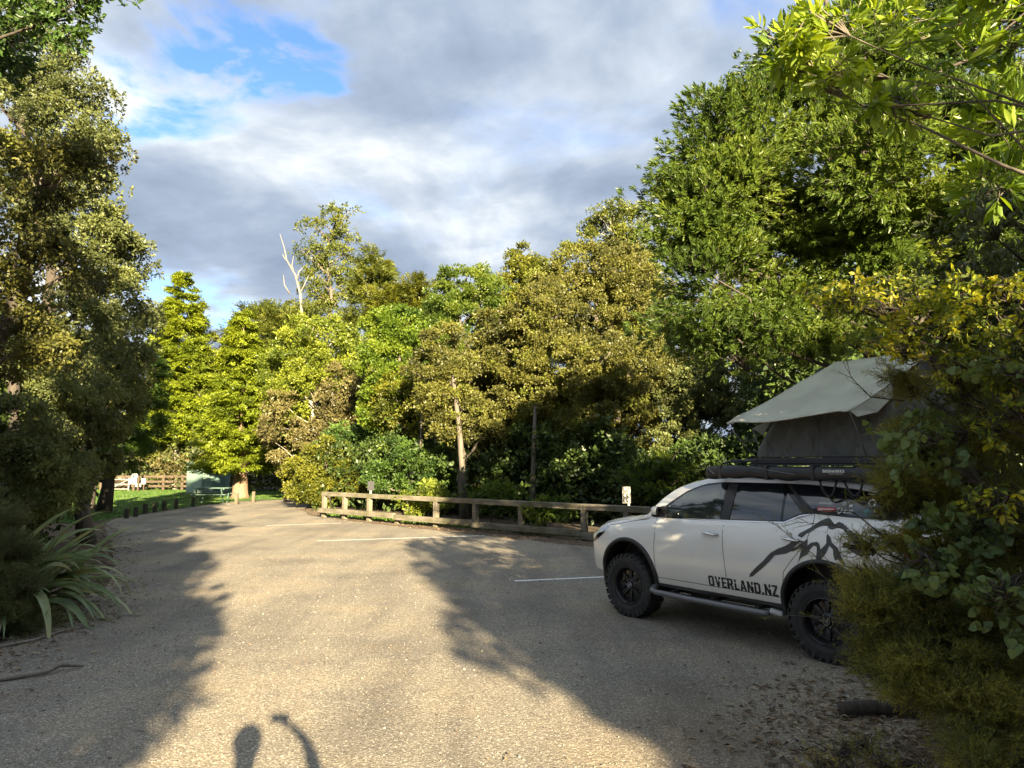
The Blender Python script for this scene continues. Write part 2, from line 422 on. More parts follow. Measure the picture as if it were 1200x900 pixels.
# ------------------------------------------------------------------ camera, light, sky
cam = bpy.data.cameras.new('camera'); cam.sensor_width = 36; cam.lens = 36 * F / 1200; cam.clip_end = 2000; cam.clip_start = .02
co = bpy.data.objects.new('camera', cam); COL.objects.link(co); co.location = (0, 0, HC); co.rotation_euler = (math.pi / 2 + PITCH, 0, 0)
sc.camera = co
SUN_EL, SUN_AZ = R(18.0), math.atan2(.297, -.955)      # azimuth clockwise from +Y
sd = Vector((math.sin(SUN_AZ) * math.cos(SUN_EL), math.cos(SUN_AZ) * math.cos(SUN_EL), math.sin(SUN_EL)))
sl = bpy.data.lights.new('sun', 'SUN'); sl.energy = 5.0; sl.angle = R(.55); sl.color = (1.0, .82, .53)
so = bpy.data.objects.new('sun', sl); COL.objects.link(so); so.rotation_euler = sd.to_track_quat('Z', 'Y').to_euler(); so.location = (10, -30, 30)

W = bpy.data.worlds.new('World'); sc.world = W; W.use_nodes = True; t = W.node_tree; t.nodes.clear(); L = t.links
wo = N(t, 'ShaderNodeOutputWorld'); bg = N(t, 'ShaderNodeBackground'); bg.inputs[1].default_value = .052; L.new(bg.outputs[0], wo.inputs[0])
sky = N(t, 'ShaderNodeTexSky', sky_type='NISHITA'); sky.sun_disc = False; sky.sun_elevation = SUN_EL; sky.sun_rotation = SUN_AZ; sky.ozone_density = 2.0; sky.dust_density = .6
tc = N(t, 'ShaderNodeTexCoord'); sep = N(t, 'ShaderNodeSeparateXYZ'); L.new(tc.outputs['Generated'], sep.inputs[0])
def M_(op, a, b=None, clamp=False):
    n = N(t, 'ShaderNodeMath', operation=op); n.use_clamp = clamp
    for i, q in enumerate((a, b)):
        if q is None: continue
        if isinstance(q, (int, float)): n.inputs[i].default_value = q
        else: L.new(q, n.inputs[i])
    return n.outputs[0]
zc = M_('ADD', M_('MAXIMUM', sep.outputs[2], 0.0), .22)
cx = M_('DIVIDE', sep.outputs[0], zc); cy = M_('DIVIDE', sep.outputs[1], zc)
cmb = N(t, 'ShaderNodeCombineXYZ'); L.new(cx, cmb.inputs[0]); L.new(cy, cmb.inputs[1])
def cloudpos(px, py):
    d = at(px, py, 100) - np.array([0, 0, HC]); d /= np.linalg.norm(d); z = max(d[2], 0) + .22
    return (d[0] / z, d[1] / z, 0)
def fbm(scale, det, rough, off, dist=0.0):
    mp = N(t, 'ShaderNodeMapping'); mp.inputs['Location'].default_value = off; L.new(cmb.outputs[0], mp.inputs[0])
    n = N(t, 'ShaderNodeTexNoise'); n.inputs['Scale'].default_value = scale; n.inputs['Detail'].default_value = det; n.inputs['Roughness'].default_value = rough
    n.inputs['Distortion'].default_value = dist; L.new(mp.outputs[0], n.inputs['Vector']); return n.outputs['Fac']
warp = fbm(3.2, 4, .55, (7, 3, 0))
patch = fbm(4.2, 6, .6, (2.4, 6.1, 0), .5)
big = fbm(1.5, 8, .56, (3.1, 1.7, 0), .3)
den = big
for px, py, s, k in ((278, 25, .10, .24), (300, 68, .06, .22), (200, 132, .08, .26), (130, 70, .17, .27), (255, 372, .16, .26), (865, -10, .10, .22)):
    vd = N(t, 'ShaderNodeVectorMath', operation='DISTANCE'); L.new(cmb.outputs[0], vd.inputs[0]); vd.inputs[1].default_value = cloudpos(px, py)
    dd = M_('ADD', vd.outputs['Value'], M_('MULTIPLY', M_('SUBTRACT', warp, .5), .45))
    g = M_('MULTIPLY', M_('SUBTRACT', 1.0, M_('DIVIDE', M_('ABSOLUTE', dd), s * 2.0), clamp=True), k)
    den = M_('SUBTRACT', den, M_('MULTIPLY', g, M_('MULTIPLY', M_('SUBTRACT', patch, .30, clamp=True), 4.6)))
mask = N(t, 'ShaderNodeMapRange'); mask.interpolation_type = 'SMOOTHSTEP'
mask.inputs['From Min'].default_value = .16; mask.inputs['From Max'].default_value = .46; L.new(den, mask.inputs['Value'])
sh = fbm(1.7, 7, .52, (9.3, 4.2, 0), .35); fine = fbm(5, 6, .55, (1.2, 8.8, 0), .4)
shade = M_('ADD', M_('MULTIPLY', sh, .75), M_('ADD', M_('MULTIPLY', fine, .25), M_('MULTIPLY', M_('SUBTRACT', .5, den), .35)))
cr = ramp(t, [(.36, (1.1, 1.38, 1.85)), (.46, (1.55, 1.86, 2.35)), (.55, (2.3, 2.58, 2.95)), (.65, (3.7, 3.85, 3.9))])
L.new(shade, cr.inputs[0])
mxc = N(t, 'ShaderNodeMix', data_type='RGBA'); L.new(mask.outputs[0], mxc.inputs['Factor'])
sm = N(t, 'ShaderNodeMix', data_type='RGBA', blend_type='MULTIPLY'); sm.inputs['Factor'].default_value = 1; sm.inputs['B'].default_value = (.68, .85, 1.12, 1)
L.new(sky.outputs[0], sm.inputs['A']); L.new(sm.outputs['Result'], mxc.inputs['A']); L.new(cr.outputs[0], mxc.inputs['B'])
L.new(mxc.outputs['Result'], bg.inputs[0])
vs = sc.view_settings; vs.view_transform = 'Standard'; vs.look = 'None'; vs.gamma = 1; vs.exposure = 2.55; vs.use_curve_mapping = False
cy_ = sc.cycles; cy_.use_adaptive_sampling = True; cy_.adaptive_threshold = .02; cy_.use_denoising = True
try: cy_.denoiser = 'OPENIMAGEDENOISE'; cy_.denoising_input_passes = 'RGB_ALBEDO_NORMAL'
except Exception: pass
cy_.max_bounces = 5; cy_.diffuse_bounces = 3; cy_.glossy_bounces = 3; cy_.transmission_bounces = 4; cy_.transparent_max_bounces = 4
cy_.caustics_reflective = False; cy_.caustics_refractive = False; cy_.sample_clamp_indirect = 4

# ------------------------------------------------------------------ ground materials
def chip_seal():
    m, t = nt('chip_seal'); L = t.links
    o = N(t, 'ShaderNodeOutputMaterial'); b = N(t, 'ShaderNodeBsdfPrincipled'); b.inputs['Roughness'].default_value = .85
    g = N(t, 'ShaderNodeNewGeometry'); P = g.outputs['Position']
    v = N(t, 'ShaderNodeTexVoronoi'); v.inputs['Scale'].default_value = 88; L.new(P, v.inputs['Vector'])
    v2 = N(t, 'ShaderNodeTexVoronoi'); v2.inputs['Scale'].default_value = 31; L.new(P, v2.inputs['Vector'])
    sepc = N(t, 'ShaderNodeSeparateColor'); L.new(v.outputs['Color'], sepc.inputs[0])
    cr = ramp(t, [(0, (.12, .108, .090)), (.3, (.183, .165, .136)), (.7, (.258, .232, .19)), (.93, (.36, .33, .28)), (1, (.56, .52, .45))]); L.new(sepc.outputs[0], cr.inputs[0])
    big = N(t, 'ShaderNodeTexNoise'); big.inputs['Scale'].default_value = .55; big.inputs['Detail'].default_value = 7; big.inputs['Roughness'].default_value = .62; L.new(P, big.inputs['Vector'])
    br = ramp(t, [(.30, (.66, .65, .64)), (.48, (.95, .94, .92)), (.58, (1.1, 1.06, .98)), (.72, (1.3, 1.18, .98))]); L.new(big.outputs['Fac'], br.inputs[0])
    mp0 = N(t, 'ShaderNodeMapping'); mp0.inputs['Rotation'].default_value = (0, 0, -.33); mp0.inputs['Scale'].default_value = (1.5, .16, 1); L.new(P, mp0.inputs[0])
    tr = N(t, 'ShaderNodeTexNoise'); tr.inputs['Scale'].default_value = .9; tr.inputs['Detail'].default_value = 5; L.new(mp0.outputs[0], tr.inputs['Vector'])
    trr = ramp(t, [(.35, (.76, .75, .75)), (.55, (1.04, 1.03, 1.0)), (.7, (1.14, 1.1, 1.04))]); L.new(tr.outputs['Fac'], trr.inputs[0])
    m0 = N(t, 'ShaderNodeMix', data_type='RGBA', blend_type='MULTIPLY'); m0.inputs['Factor'].default_value = 1; L.new(br.outputs[0], m0.inputs['A']); L.new(trr.outputs[0], m0.inputs['B'])
    mu = N(t, 'ShaderNodeMix', data_type='RGBA', blend_type='MULTIPLY'); mu.inputs['Factor'].default_value = 1
    L.new(cr.outputs[0], mu.inputs['A']); L.new(m0.outputs['Result'], mu.inputs['B'])
    # worn wheel tracks along the drive, a little darker and smoother
    sp = N(t, 'ShaderNodeSeparateXYZ'); L.new(P, sp.inputs[0])
    def mm(op, a, b_=None, cl=False):
        n = N(t, 'ShaderNodeMath', operation=op); n.use_clamp = cl
        for i, q in enumerate((a, b_)):
            if q is None: continue
            if isinstance(q, (int, float)): n.inputs[i].default_value = q
            else: L.new(q, n.inputs[i])
        return n.outputs[0]
    # orange-brown silt left by water, patchy
    sn = N(t, 'ShaderNodeTexNoise'); sn.inputs['Scale'].default_value = .9; sn.inputs['Detail'].default_value = 8; sn.inputs['Roughness'].default_value = .65
    mp = N(t, 'ShaderNodeMapping'); mp.inputs['Location'].default_value = (4.7, 2.2, 0); L.new(P, mp.inputs[0]); L.new(mp.outputs[0], sn.inputs['Vector'])
    sr = N(t, 'ShaderNodeMapRange'); sr.inputs['From Min'].default_value = .54; sr.inputs['From Max'].default_value = .72; L.new(sn.outputs['Fac'], sr.inputs['Value'])
    # silt fan by the right hand verge
    vd = N(t, 'ShaderNodeVectorMath', operation='DISTANCE'); L.new(P, vd.inputs[0]); vd.inputs[1].default_value = (1.5, 5.6, 0)
    fan = mm('MULTIPLY', mm('SUBTRACT', 1.0, mm('DIVIDE', mm('ADD', vd.outputs['Value'], mm('MULTIPLY', mm('SUBTRACT', big.outputs['Fac'], .5), 1.6)), 1.5), True), .8)
    silt = mm('MAXIMUM', mm('MULTIPLY', sr.outputs[0], .55), fan)
    m2 = N(t, 'ShaderNodeMix', data_type='RGBA'); L.new(silt, m2.inputs['Factor']); L.new(mu.outputs['Result'], m2.inputs['A'])
    sc2 = N(t, 'ShaderNodeMix', data_type='RGBA', blend_type='MULTIPLY'); sc2.inputs['Factor'].default_value = .6; sc2.inputs['A'].default_value = (.34, .22, .10, 1); L.new(cr.outputs[0], sc2.inputs['B'])
    m3 = N(t, 'ShaderNodeMix', data_type='RGBA'); m3.inputs['Factor'].default_value = .55; L.new(sc2.outputs['Result'], m3.inputs['A']); L.new(mu.outputs['Result'], m3.inputs['B'])
    L.new(m3.outputs['Result'], m2.inputs['B'])
    L.new(m2.outputs['Result'], b.inputs['Base Color'])
    h = mm('ADD', mm('MULTIPLY', v.outputs['Distance'], -1.0), mm('MULTIPLY', v2.outputs['Distance'], -.6))
    u = N(t, 'ShaderNodeBump'); u.inputs['Strength'].default_value = .5; u.inputs['Distance'].default_value = .008
    L.new(h, u.inputs['Height']); L.new(u.outputs[0], b.inputs['Normal']); L.new(b.outputs[0], o.inputs[0]); return m
def litter_mat(name, a, c, d, s=30):
    m, t = nt(name); L = t.links
    o = N(t, 'ShaderNodeOutputMaterial'); b = N(t, 'ShaderNodeBsdfPrincipled'); b.inputs['Roughness'].default_value = .95
    g = N(t, 'ShaderNodeNewGeometry')
    v = N(t, 'ShaderNodeTexVoronoi'); v.inputs['Scale'].default_value = s; L.new(g.outputs['Position'], v.inputs['Vector'])
    s_ = N(t, 'ShaderNodeSeparateColor'); L.new(v.outputs['Color'], s_.inputs[0])
    n = N(t, 'ShaderNodeTexNoise'); n.inputs['Scale'].default_value = 1.3; n.inputs['Detail'].default_value = 8; L.new(g.outputs['Position'], n.inputs['Vector'])
    r = ramp(t, [(0, a), (.55, c), (1, d)])
    ad = N(t, 'ShaderNodeMath', operation='MULTIPLY_ADD'); L.new(s_.outputs[0], ad.inputs[0]); ad.inputs[1].default_value = .5
    sb = N(t, 'ShaderNodeMath', operation='MULTIPLY'); L.new(n.outputs['Fac'], sb.inputs[0]); sb.inputs[1].default_value = .6; L.new(sb.outputs[0], ad.inputs[2])
    L.new(ad.outputs[0], r.inputs[0]); L.new(r.outputs[0], b.inputs['Base Color'])
    u = N(t, 'ShaderNodeBump'); u.inputs['Strength'].default_value = .8; u.inputs['Distance'].default_value = .03
    L.new(v.outputs['Distance'], u.inputs['Height']); L.new(u.outputs[0], b.inputs['Normal']); L.new(b.outputs[0], o.inputs[0]); return m
M_seal = chip_seal()
M_floor = litter_mat('forest_floor', (.03, .022, .014), (.085, .06, .036), (.19, .14, .085), 40)
M_verge = litter_mat('leaf_litter', (.05, .036, .025), (.13, .09, .055), (.30, .22, .14), 55)
M_lawn = plain('lawn', (.06, .12, .02), .9, noise=.45, nscale=2.5, bump=.6, bscale=90)
M_path = litter_mat('path_gravel', (.15, .13, .10), (.27, .24, .19), (.42, .38, .32), 60)

def sheet(name, outline, z, mat, wob=.0, step=.35, kind='structure'):
    """flat sheet from an outline, with a slightly ragged edge"""
    o = [np.array(p, float) for p in outline]; pts = []
    for i in range(len(o)):
        a, b_ = o[i], o[(i + 1) % len(o)]; k = max(1, int(np.linalg.norm(b_ - a) / step))
        for j in range(k):
            p = a + (b_ - a) * j / k; pts.append(p + (rng.normal(0, wob, 2) if wob and j else 0))
    bm = bmesh.new(); vs_ = [bm.verts.new((p[0], p[1], z)) for p in pts]; es = [bm.edges.new((vs_[i], vs_[(i + 1) % len(vs_)])) for i in range(len(vs_))]
    bmesh.ops.triangle_fill(bm, edges=es, use_beauty=True)
    for f in bm.faces:
        if f.normal.z < 0: f.normal_flip()
    me = bpy.data.meshes.new(name); bm.to_mesh(me); bm.free(); me.materials.append(mat)
    return tag(link(name, me), kind=kind)
g = MB(); g.add([(-300, -300, -.012), (300, -300, -.012), (300, 300, -.012), (-300, 300, -.012)], [(0, 1, 2, 3)])
tag(g.build('ground', M_floor), kind='structure')
PARK = [(-5.0, -45), (-5.0, 3), (-5.2, 6), (-5.8, 8.3), (-6.0, 9.6), (-6.6, 11.8), (-9.7, 17.6), (-13.2, 23.2), (-14.35, 26), (-14.5, 30), (-14.5, 34), (-14.2, 37),
        (-12.5, 38.8), (-10.2, 38.5), (-9.6, 35), (-9.0, 31), (-7.4, 27.6), (-5.0, 25.0), (-3.0, 22.9), (-.5, 20.4), (2.0, 18.0), (4.5, 15.5), (7.5, 12), (7.0, 9), (5.0, 6.8), (3.4, 5.6), (2.6, 4.4), (2.9, 2), (4, -3), (8, -12), (17, -45)]
sheet('car_park', PARK, 0.0, M_seal, .05)
sheet('lawn', [(-14.35, 24.2), (-14.6, 28), (-14.65, 34), (-14.3, 37.2), (-12.6, 39.2), (-12.5, 42), (-14, 52), (-34, 54), (-36, 30), (-19, 24)], .004, M_lawn, .06)
sheet('path', [(-12.45, 38.9), (-10.2, 38.6), (-9.2, 44), (-8.0, 52), (-9.6, 52), (-12.0, 44)], .002, M_path, .05)
sheet('verge', [(-6.95, 2.0), (-5.2, 3), (-5.35, 6), (-5.95, 8.2), (-6.1, 9.6), (-6.7, 11.8), (-9.85, 17.6), (-13.4, 23.6), (-16, 24), (-11, 16), (-8.4, 10)], .006, M_verge, .09)
sheet('verge', [(-9.15, 31), (-7.6, 27.3), (-5.2, 24.6), (-3.2, 22.5), (-.7, 20.0), (1.8, 17.6), (4.3, 15.2), (6.4, 15.8), (2.5, 19.6), (-1, 22.8), (-6, 28), (-8.5, 32)], .006, M_verge, .08)
sheet('verge', [(3.3, 5.9), (2.45, 4.9), (2.3, 3.5), (2.7, 1), (9, 1), (9, 7.6), (5.5, 7.4)], .006, M_verge, .08)

# painted parking lines (worn white)
def worn_white():
    m, t = nt('worn_white_paint'); L = t.links
    o = N(t, 'ShaderNodeOutputMaterial'); b = N(t, 'ShaderNodeBsdfPrincipled'); b.inputs['Roughness'].default_value = .7
    g = N(t, 'ShaderNodeNewGeometry'); n = N(t, 'ShaderNodeTexNoise'); n.inputs['Scale'].default_value = 28; n.inputs['Detail'].default_value = 6; L.new(g.outputs['Position'], n.inputs['Vector'])
    r = ramp(t, [(.33, (.35, .33, .3)), (.43, (.80, .79, .76))]); L.new(n.outputs['Fac'], r.inputs[0]); L.new(r.outputs[0], b.inputs['Base Color']); L.new(b.outputs[0], o.inputs[0]); return m
M_line = worn_white()
def line(a, b_, w=.1):
    a = np.array(a, float); b_ = np.array(b_, float); d = (b_ - a) / np.linalg.norm(b_ - a); n = np.array([-d[1], d[0]]) * w / 2
    q = MB(); q.add([(*(a - n), .004), (*(b_ - n), .004), (*(b_ + n), .004), (*(a + n), .004)], [(0, 1, 2, 3)]); tag(q.build('parking_line', M_line), kind='structure')
line(gr(603, 681)[:2], gr(603, 681)[:2] + np.array([4.4, 1.2]))
line(gr(372, 634)[:2], gr(582, 627.3)[:2])
line(gr(312, 616)[:2], gr(400, 613)[:2], .09)

# lawn grass: one mat of blades
def blades(name, pts, h, mat, label, cat):
    n = len(pts); yaw = rng.uniform(0, 6.28, n); hh = h * rng.uniform(.5, 1.3, n); w = .012 + .01 * rng.uniform(0, 1, n); ln = rng.normal(0, .35, (n, 2)) * hh[:, None]
    x = np.cos(yaw) * w; y = np.sin(yaw) * w; V = np.zeros((n, 3, 3)); V[:, 0, :2] = pts[:, :2] + np.c_[x, y]; V[:, 1, :2] = pts[:, :2] - np.c_[x, y]; V[:, 2, :2] = pts[:, :2] + ln
    V[:, :2, 2] = .004; V[:, 2, 2] = hh
    me = bpy.data.meshes.new(name); me.vertices.add(3 * n); me.vertices.foreach_set('co', V.ravel()); me.loops.add(3 * n); me.loops.foreach_set('vertex_index', np.arange(3 * n, dtype=np.int32))
    me.polygons.add(n); me.polygons.foreach_set('loop_start', np.arange(n, dtype=np.int32) * 3); me.polygons.foreach_set('loop_total', np.full(n, 3, np.int32))
    a = me.attributes.new('tint', 'FLOAT', 'POINT'); a.data.foreach_set('value', np.repeat(rng.uniform(0, 1, n), 3).astype(np.float32)); me.materials.append(mat); me.update(calc_edges=True)
    return tag(link(name, me), label, cat, kind='stuff')
FM['grass'] = foliage_mat('grass_blade', [(.04, .09, .012), (.07, .15, .018), (.13, .2, .03)], .3, nsc=.8)
gp = np.c_[rng.uniform(-34, -12.3, 90000), 24 + 29 * rng.uniform(0, 1, 90000) ** 1.2]
ok = (gp[:, 0] < -14.55 + .25 * rng.normal(0, 1, len(gp)) * .3) | ((gp[:, 1] > 38.9) & (gp[:, 0] < -12.6)); ok &= gp[:, 0] > -19 - (gp[:, 1] - 24) * 2.2
blades('grass', gp[ok], .045, FM['grass'], 'mown green grass on the lawn beyond the low posts', 'grass')

# fallen leaves, twigs and bark on the verges and drive edges
def litter(name, pts, smin, smax, cols, label):
    n = len(pts); yaw = rng.uniform(0, 6.28, n); L_ = rng.uniform(smin, smax, n); Wd = L_ * rng.choice([.12, .3, .5], n, p=[.45, .3, .25])
    c, s = np.cos(yaw), np.sin(yaw); Z = rng.uniform(.008, .016, n)
    base = np.array([(-.5, 0, 0), (0, .5, .0), (.5, 0, 0), (0, -.5, 0)]); V = np.zeros((n, 4, 3))
    for i in range(4):
        lx, ly = base[i, 0] * L_, base[i, 1] * Wd; V[:, i, 0] = pts[:, 0] + lx * c - ly * s; V[:, i, 1] = pts[:, 1] + lx * s + ly * c; V[:, i, 2] = Z + (rng.uniform(0, .02, n) if i % 2 else 0)
    me = bpy.data.meshes.new(name); me.vertices.add(4 * n); me.vertices.foreach_set('co', V.ravel()); me.loops.add(4 * n); me.loops.foreach_set('vertex_index', np.arange(4 * n, dtype=np.int32))
    me.polygons.add(n); me.polygons.foreach_set('loop_start', np.arange(n, dtype=np.int32) * 4); me.polygons.foreach_set('loop_total', np.full(n, 4, np.int32))
    a = me.attributes.new('tint', 'FLOAT', 'POINT'); a.data.foreach_set('value', np.repeat(rng.uniform(0, 1, n), 4).astype(np.float32)); me.materials.append(cols); me.update(calc_edges=True)
    return tag(link(name, me), label, 'leaf litter', kind='stuff')
FM['litter'] = foliage_mat('dry_leaf', [(.07, .045, .025), (.17, .11, .06), (.26, .19, .11), (.40, .33, .22)], .1, rough=.8)
def along(path, n, spread):
    P = np.array(path, float); seg = np.linalg.norm(np.diff(P, axis=0), axis=1); cum = np.r_[0, np.cumsum(seg)]; u = rng.uniform(0, cum[-1], n)
    x = np.interp(u, cum, P[:, 0]); y = np.interp(u, cum, P[:, 1]); return np.c_[x, y] + rng.normal(0, 1, (n, 2)) * spread
lp = np.concatenate([along([(-4.9, 3.5), (-5.3, 6), (-6.0, 8.3), (-6.3, 10), (-7, 12)], 4200, .55), along([(-7, 12), (-9.9, 17.6), (-13.6, 23.6)], 2500, .35),
                     along([(-8.6, 30.5), (-5, 24.9), (-1, 21), (3, 17), (5.5, 14.8)], 2000, .38), along([(2.9, 6.6), (2.3, 4.9), (2.4, 3.5)], 2600, .45), along([(3.4, 5.9), (6, 6)], 2500, .6)])
litter('fallen_leaves', lp, .02, .10, FM['litter'], 'dry fallen leaves and bark scattered along the edges of the drive')
# grass tufts at the foot of the rail fence and loose stones on the seal
fp = along([(-7.0, 27.4), (-2.6, 23.6), (2.4, 19.3), (5, 16.5)], 900, .16); fp = fp[:, None, :] + rng.normal(0, .045, (900, 5, 2)); 
blades('grass_tufts', fp.reshape(-1, 2), .16, FM['grass'], 'thin green grass tufts along the foot of the rail fence', 'grass')
def stones(n):
    P = np.concatenate([np.c_[rng.uniform(-5.5, 3.2, n), rng.uniform(3.5, 16, n)], along([(-4.6, 3.5), (-5.2, 7), (-6.2, 11)], n // 3, .4), along([(3.0, 6.4), (2.2, 4.8), (2.2, 3.4)], n // 3, .35)]); n = len(P)
    s_ = rng.uniform(.004, .011, n) * (1 + 1.0 * (rng.uniform(0, 1, n) > .96)); V = np.zeros((n, 6, 3)); o = np.array([(1, 0, 0), (0, 1, 0), (-1, 0, 0), (0, -1, 0), (0, 0, .7), (0, 0, -.3)])
    yaw = rng.uniform(0, 6.28, n); c, s = np.cos(yaw), np.sin(yaw)
    for i in range(6):
        q = o[i] * (1 + rng.normal(0, .25, (n, 3))); V[:, i, 0] = P[:, 0] + s_ * (q[:, 0] * c - q[:, 1] * s); V[:, i, 1] = P[:, 1] + s_ * (q[:, 0] * s + q[:, 1] * c); V[:, i, 2] = s_ * q[:, 2] + s_ * .25
    F_ = np.array([(0, 1, 4), (1, 2, 4), (2, 3, 4), (3, 0, 4), (1, 0, 5), (2, 1, 5), (3, 2, 5), (0, 3, 5)]); Lp = (F_.ravel()[None, :] + 6 * np.arange(n)[:, None]).ravel()
    me = bpy.data.meshes.new('loose_stones'); me.vertices.add(6 * n); me.vertices.foreach_set('co', V.ravel()); me.loops.add(len(Lp)); me.loops.foreach_set('vertex_index', Lp.astype(np.int32)); me.polygons.add(8 * n)
    me.polygons.foreach_set('loop_start', np.arange(8 * n, dtype=np.int32) * 3); me.polygons.foreach_set('loop_total', np.full(8 * n, 3, np.int32)); me.materials.append(plain('loose_stone', (.27, .24, .2), .8, noise=.45, nscale=40)); me.update(calc_edges=True)
    tag(link('loose_stones', me), 'loose stone chips scattered over the sealed drive', 'gravel', kind='stuff')
stones(5200)
lp2 = np.c_[rng.uniform(-5, 4, 900), rng.uniform(4, 20, 900)]
litter('fallen_leaves', lp2, .012, .04, FM['litter'], 'sparse tiny leaf fragments strewn across the open drive')
# ------------------------------------------------------------------ trees (photo outline -> distance, real size)
G_FAR = 'trees beyond the picnic lawn'; G_R = 'trees behind the wooden rail fence'; G_L = 'trees along the left edge'; G_N = 'trees and shrubs beside the parked car'
# far row
conifer('conifer_tree', 'tall pointed olive conifer with bare pale stems, left of the bright green one', 53, (217, 316), 54, 520, 207, mat='conifer', bk='pale', group=G_FAR, tr=.22, droop=.1, dens=2.6, blunt=.55)
conifer('conifer_tree', 'bright yellow-green conifer with thick reddish trunk by the picnic table', 40.5, (286, 358), 57, 551, 283, mat='conifer', group=G_FAR, tr=.40, dens=2.4, blunt=.62)
ptree('conifer_tree', 'rounded olive conifer behind the bright green one beside the picnic table', 57, [(305, 395, 42, 45), (322, 430, 45, 60), (300, 460, 60, 70)], leaf='spray', mat='olive', bk='dark', group=G_FAR)
ptree('conifer_tree', 'dense olive tree just under the dead white snag', 60, [(340, 420, 34, 50), (352, 370, 20, 18)], leaf='far', mat='gold', group=G_FAR, bk='dark')
ptree('tall_tree', 'tallest tree with open clumped crown rising against the clouds', 59, [(394, 251, 12, 9), (413, 247, 5, 4), (361, 263, 9, 7), (386, 266, 17, 12), (405, 278, 13, 10), (376, 283, 14, 9), (390, 300, 22, 13), (355, 292, 12, 8), (412, 304, 13, 9), (368, 312, 17, 9), (385, 322, 24, 14), (408, 330, 12, 10), (362, 335, 13, 8), (390, 345, 22, 14), (372, 358, 20, 14), (388, 372, 22, 20)],
      bx=386, leaf='far', mat='olive', bk='grey', limbs=30, dens=.5, group=G_FAR, trunk_r=.26, clump=.75, lsz=.2, th=.9)
ptree('conifer_tree', 'blunt-topped pale olive conifer right of the tallest tree', 55, [(440, 318, 20, 32), (438, 350, 34, 42), (442, 395, 46, 45)], leaf='spray', mat='olive', bk='dark', group=G_FAR, tint=.62)
ptree('conifer_tree', 'golden-olive rounded tree between the pale conifer and the dark green tree', 52, [(488, 345, 30, 28), (470, 372, 45, 40), (500, 390, 40, 45)], leaf='spray', mat='gold', bk='dark', group=G_FAR)
ptree('tree', 'olive sapling clump in the notch between pointed conifers', 56, [(255, 425, 28, 38), (248, 470, 30, 50)], leaf='far', mat='gold', bk='grey', group=G_FAR)
ptree('tree', 'pale bare-stemmed tree behind the green hut', 54, [(200, 470, 30, 45), (188, 515, 28, 32), (215, 510, 20, 30), (228, 480, 24, 40)], leaf='far', mat='olive', bk='pale', limbs=16, dens=.7, group=G_FAR, tint=.65, trunk_r=.2)
ptree('tree', 'tan sapling with twin pale stems right behind the far rail fence', 53, [(192, 530, 14, 18), (205, 545, 12, 16)], bx=206, leaf='far', mat='brown', bk='pale', limbs=6, dens=.6, group=G_FAR, trunk_r=.18)
# middle
ptree('broadleaf_tree', 'yellow-green round tree with exposed white branches', 37, [(372, 405, 48, 34), (350, 432, 38, 34), (395, 430, 34, 36), (335, 470, 26, 34), (330, 440, 22, 26)], bx=378, leaf='far', mat='yellowgreen', bk='pale', limbs=22, dens=.85, group=G_FAR, trunk_r=.13)
ptree('brown_tree', 'feathery pinkish brown tree in front of the white-branched one', 36, [(405, 465, 30, 40), (390, 510, 38, 36), (415, 520, 26, 40), (330, 505, 22, 42)], bx=400, leaf='far', mat='brown', bk='pale', limbs=18, dens=.75, group=G_FAR)
ptree('shrub', 'olive bush spreading low beside the fence end', 32, [(385, 545, 34, 30), (355, 560, 26, 24), (415, 560, 28, 26), (375, 575, 30, 18)], leaf='far', mat='gold', bk='dark', group=G_R, dens=1.1, cat='shrub', tint=.4)
ptree('broadleaf_tree', 'dark leafy tree under the brown feathery one', 33.5, [(440, 540, 45, 42), (400, 530, 30, 30), (425, 575, 40, 22)], leaf='far', mat='deep', bk='dark', group=G_R)
ptree('broadleaf_tree', 'lime green tree with bright rounded billows', 31, [(462, 385, 34, 28), (450, 425, 32, 38), (478, 420, 28, 40), (455, 475, 34, 34), (490, 480, 26, 30), (470, 520, 24, 22)], leaf='far', mat='lime', bk='grey', group=G_R, dens=1.05)
ptree('broadleaf_tree', 'deep green glossy tree at the skyline above the lime one', 35, [(545, 340, 34, 28), (520, 365, 26, 28), (575, 352, 24, 28), (548, 390, 48, 40), (515, 410, 30, 30)], leaf='far', mat='shrub', bk='grey', group=G_R, tint=.6)
ptree('broadleaf_tree', 'golden-olive tree topping the skyline left of the bronze crowns', 37, [(612, 312, 28, 24), (596, 345, 30, 34), (632, 345, 28, 38), (604, 385, 36, 42)], leaf='far', mat='gold', bk='grey', group=G_R)
ptree('bronze_tree', 'small bronze-topped tree with slim leaning trunk behind the fence', 26.5, [(520, 405, 26, 22), (505, 435, 28, 24), (540, 445, 30, 28), (518, 470, 36, 24), (555, 490, 30, 24), (528, 500, 26, 18)], bx=546, top=at(530, 470, 26.5), leaf='far', mat='bronze', bk='grey', limbs=16, group=G_R, trunk_r=.16, dens=.95)
ptree('bronze_tree', 'big bronze tree bulging forward in the middle of the bush wall', 27, [(640, 372, 48, 42), (612, 415, 42, 40), (655, 425, 50, 44), (625, 470, 50, 38), (672, 480, 44, 38), (600, 500, 36, 28), (640, 510, 34, 20)], bx=625, leaf='far', mat='bronze', bk='grey', limbs=18, group=G_R, dens=1.05)
ptree('bronze_tree', 'highest bronze crown reaching the sky beside the overhanging green tree', 29, [(680, 315, 40, 32), (722, 318, 46, 36), (655, 345, 36, 34), (705, 365, 60, 44), (752, 360, 46, 46)], bx=700, leaf='far', mat='bronze', bk='grey', limbs=18, group=G_R, dens=1.05, tint=.6)
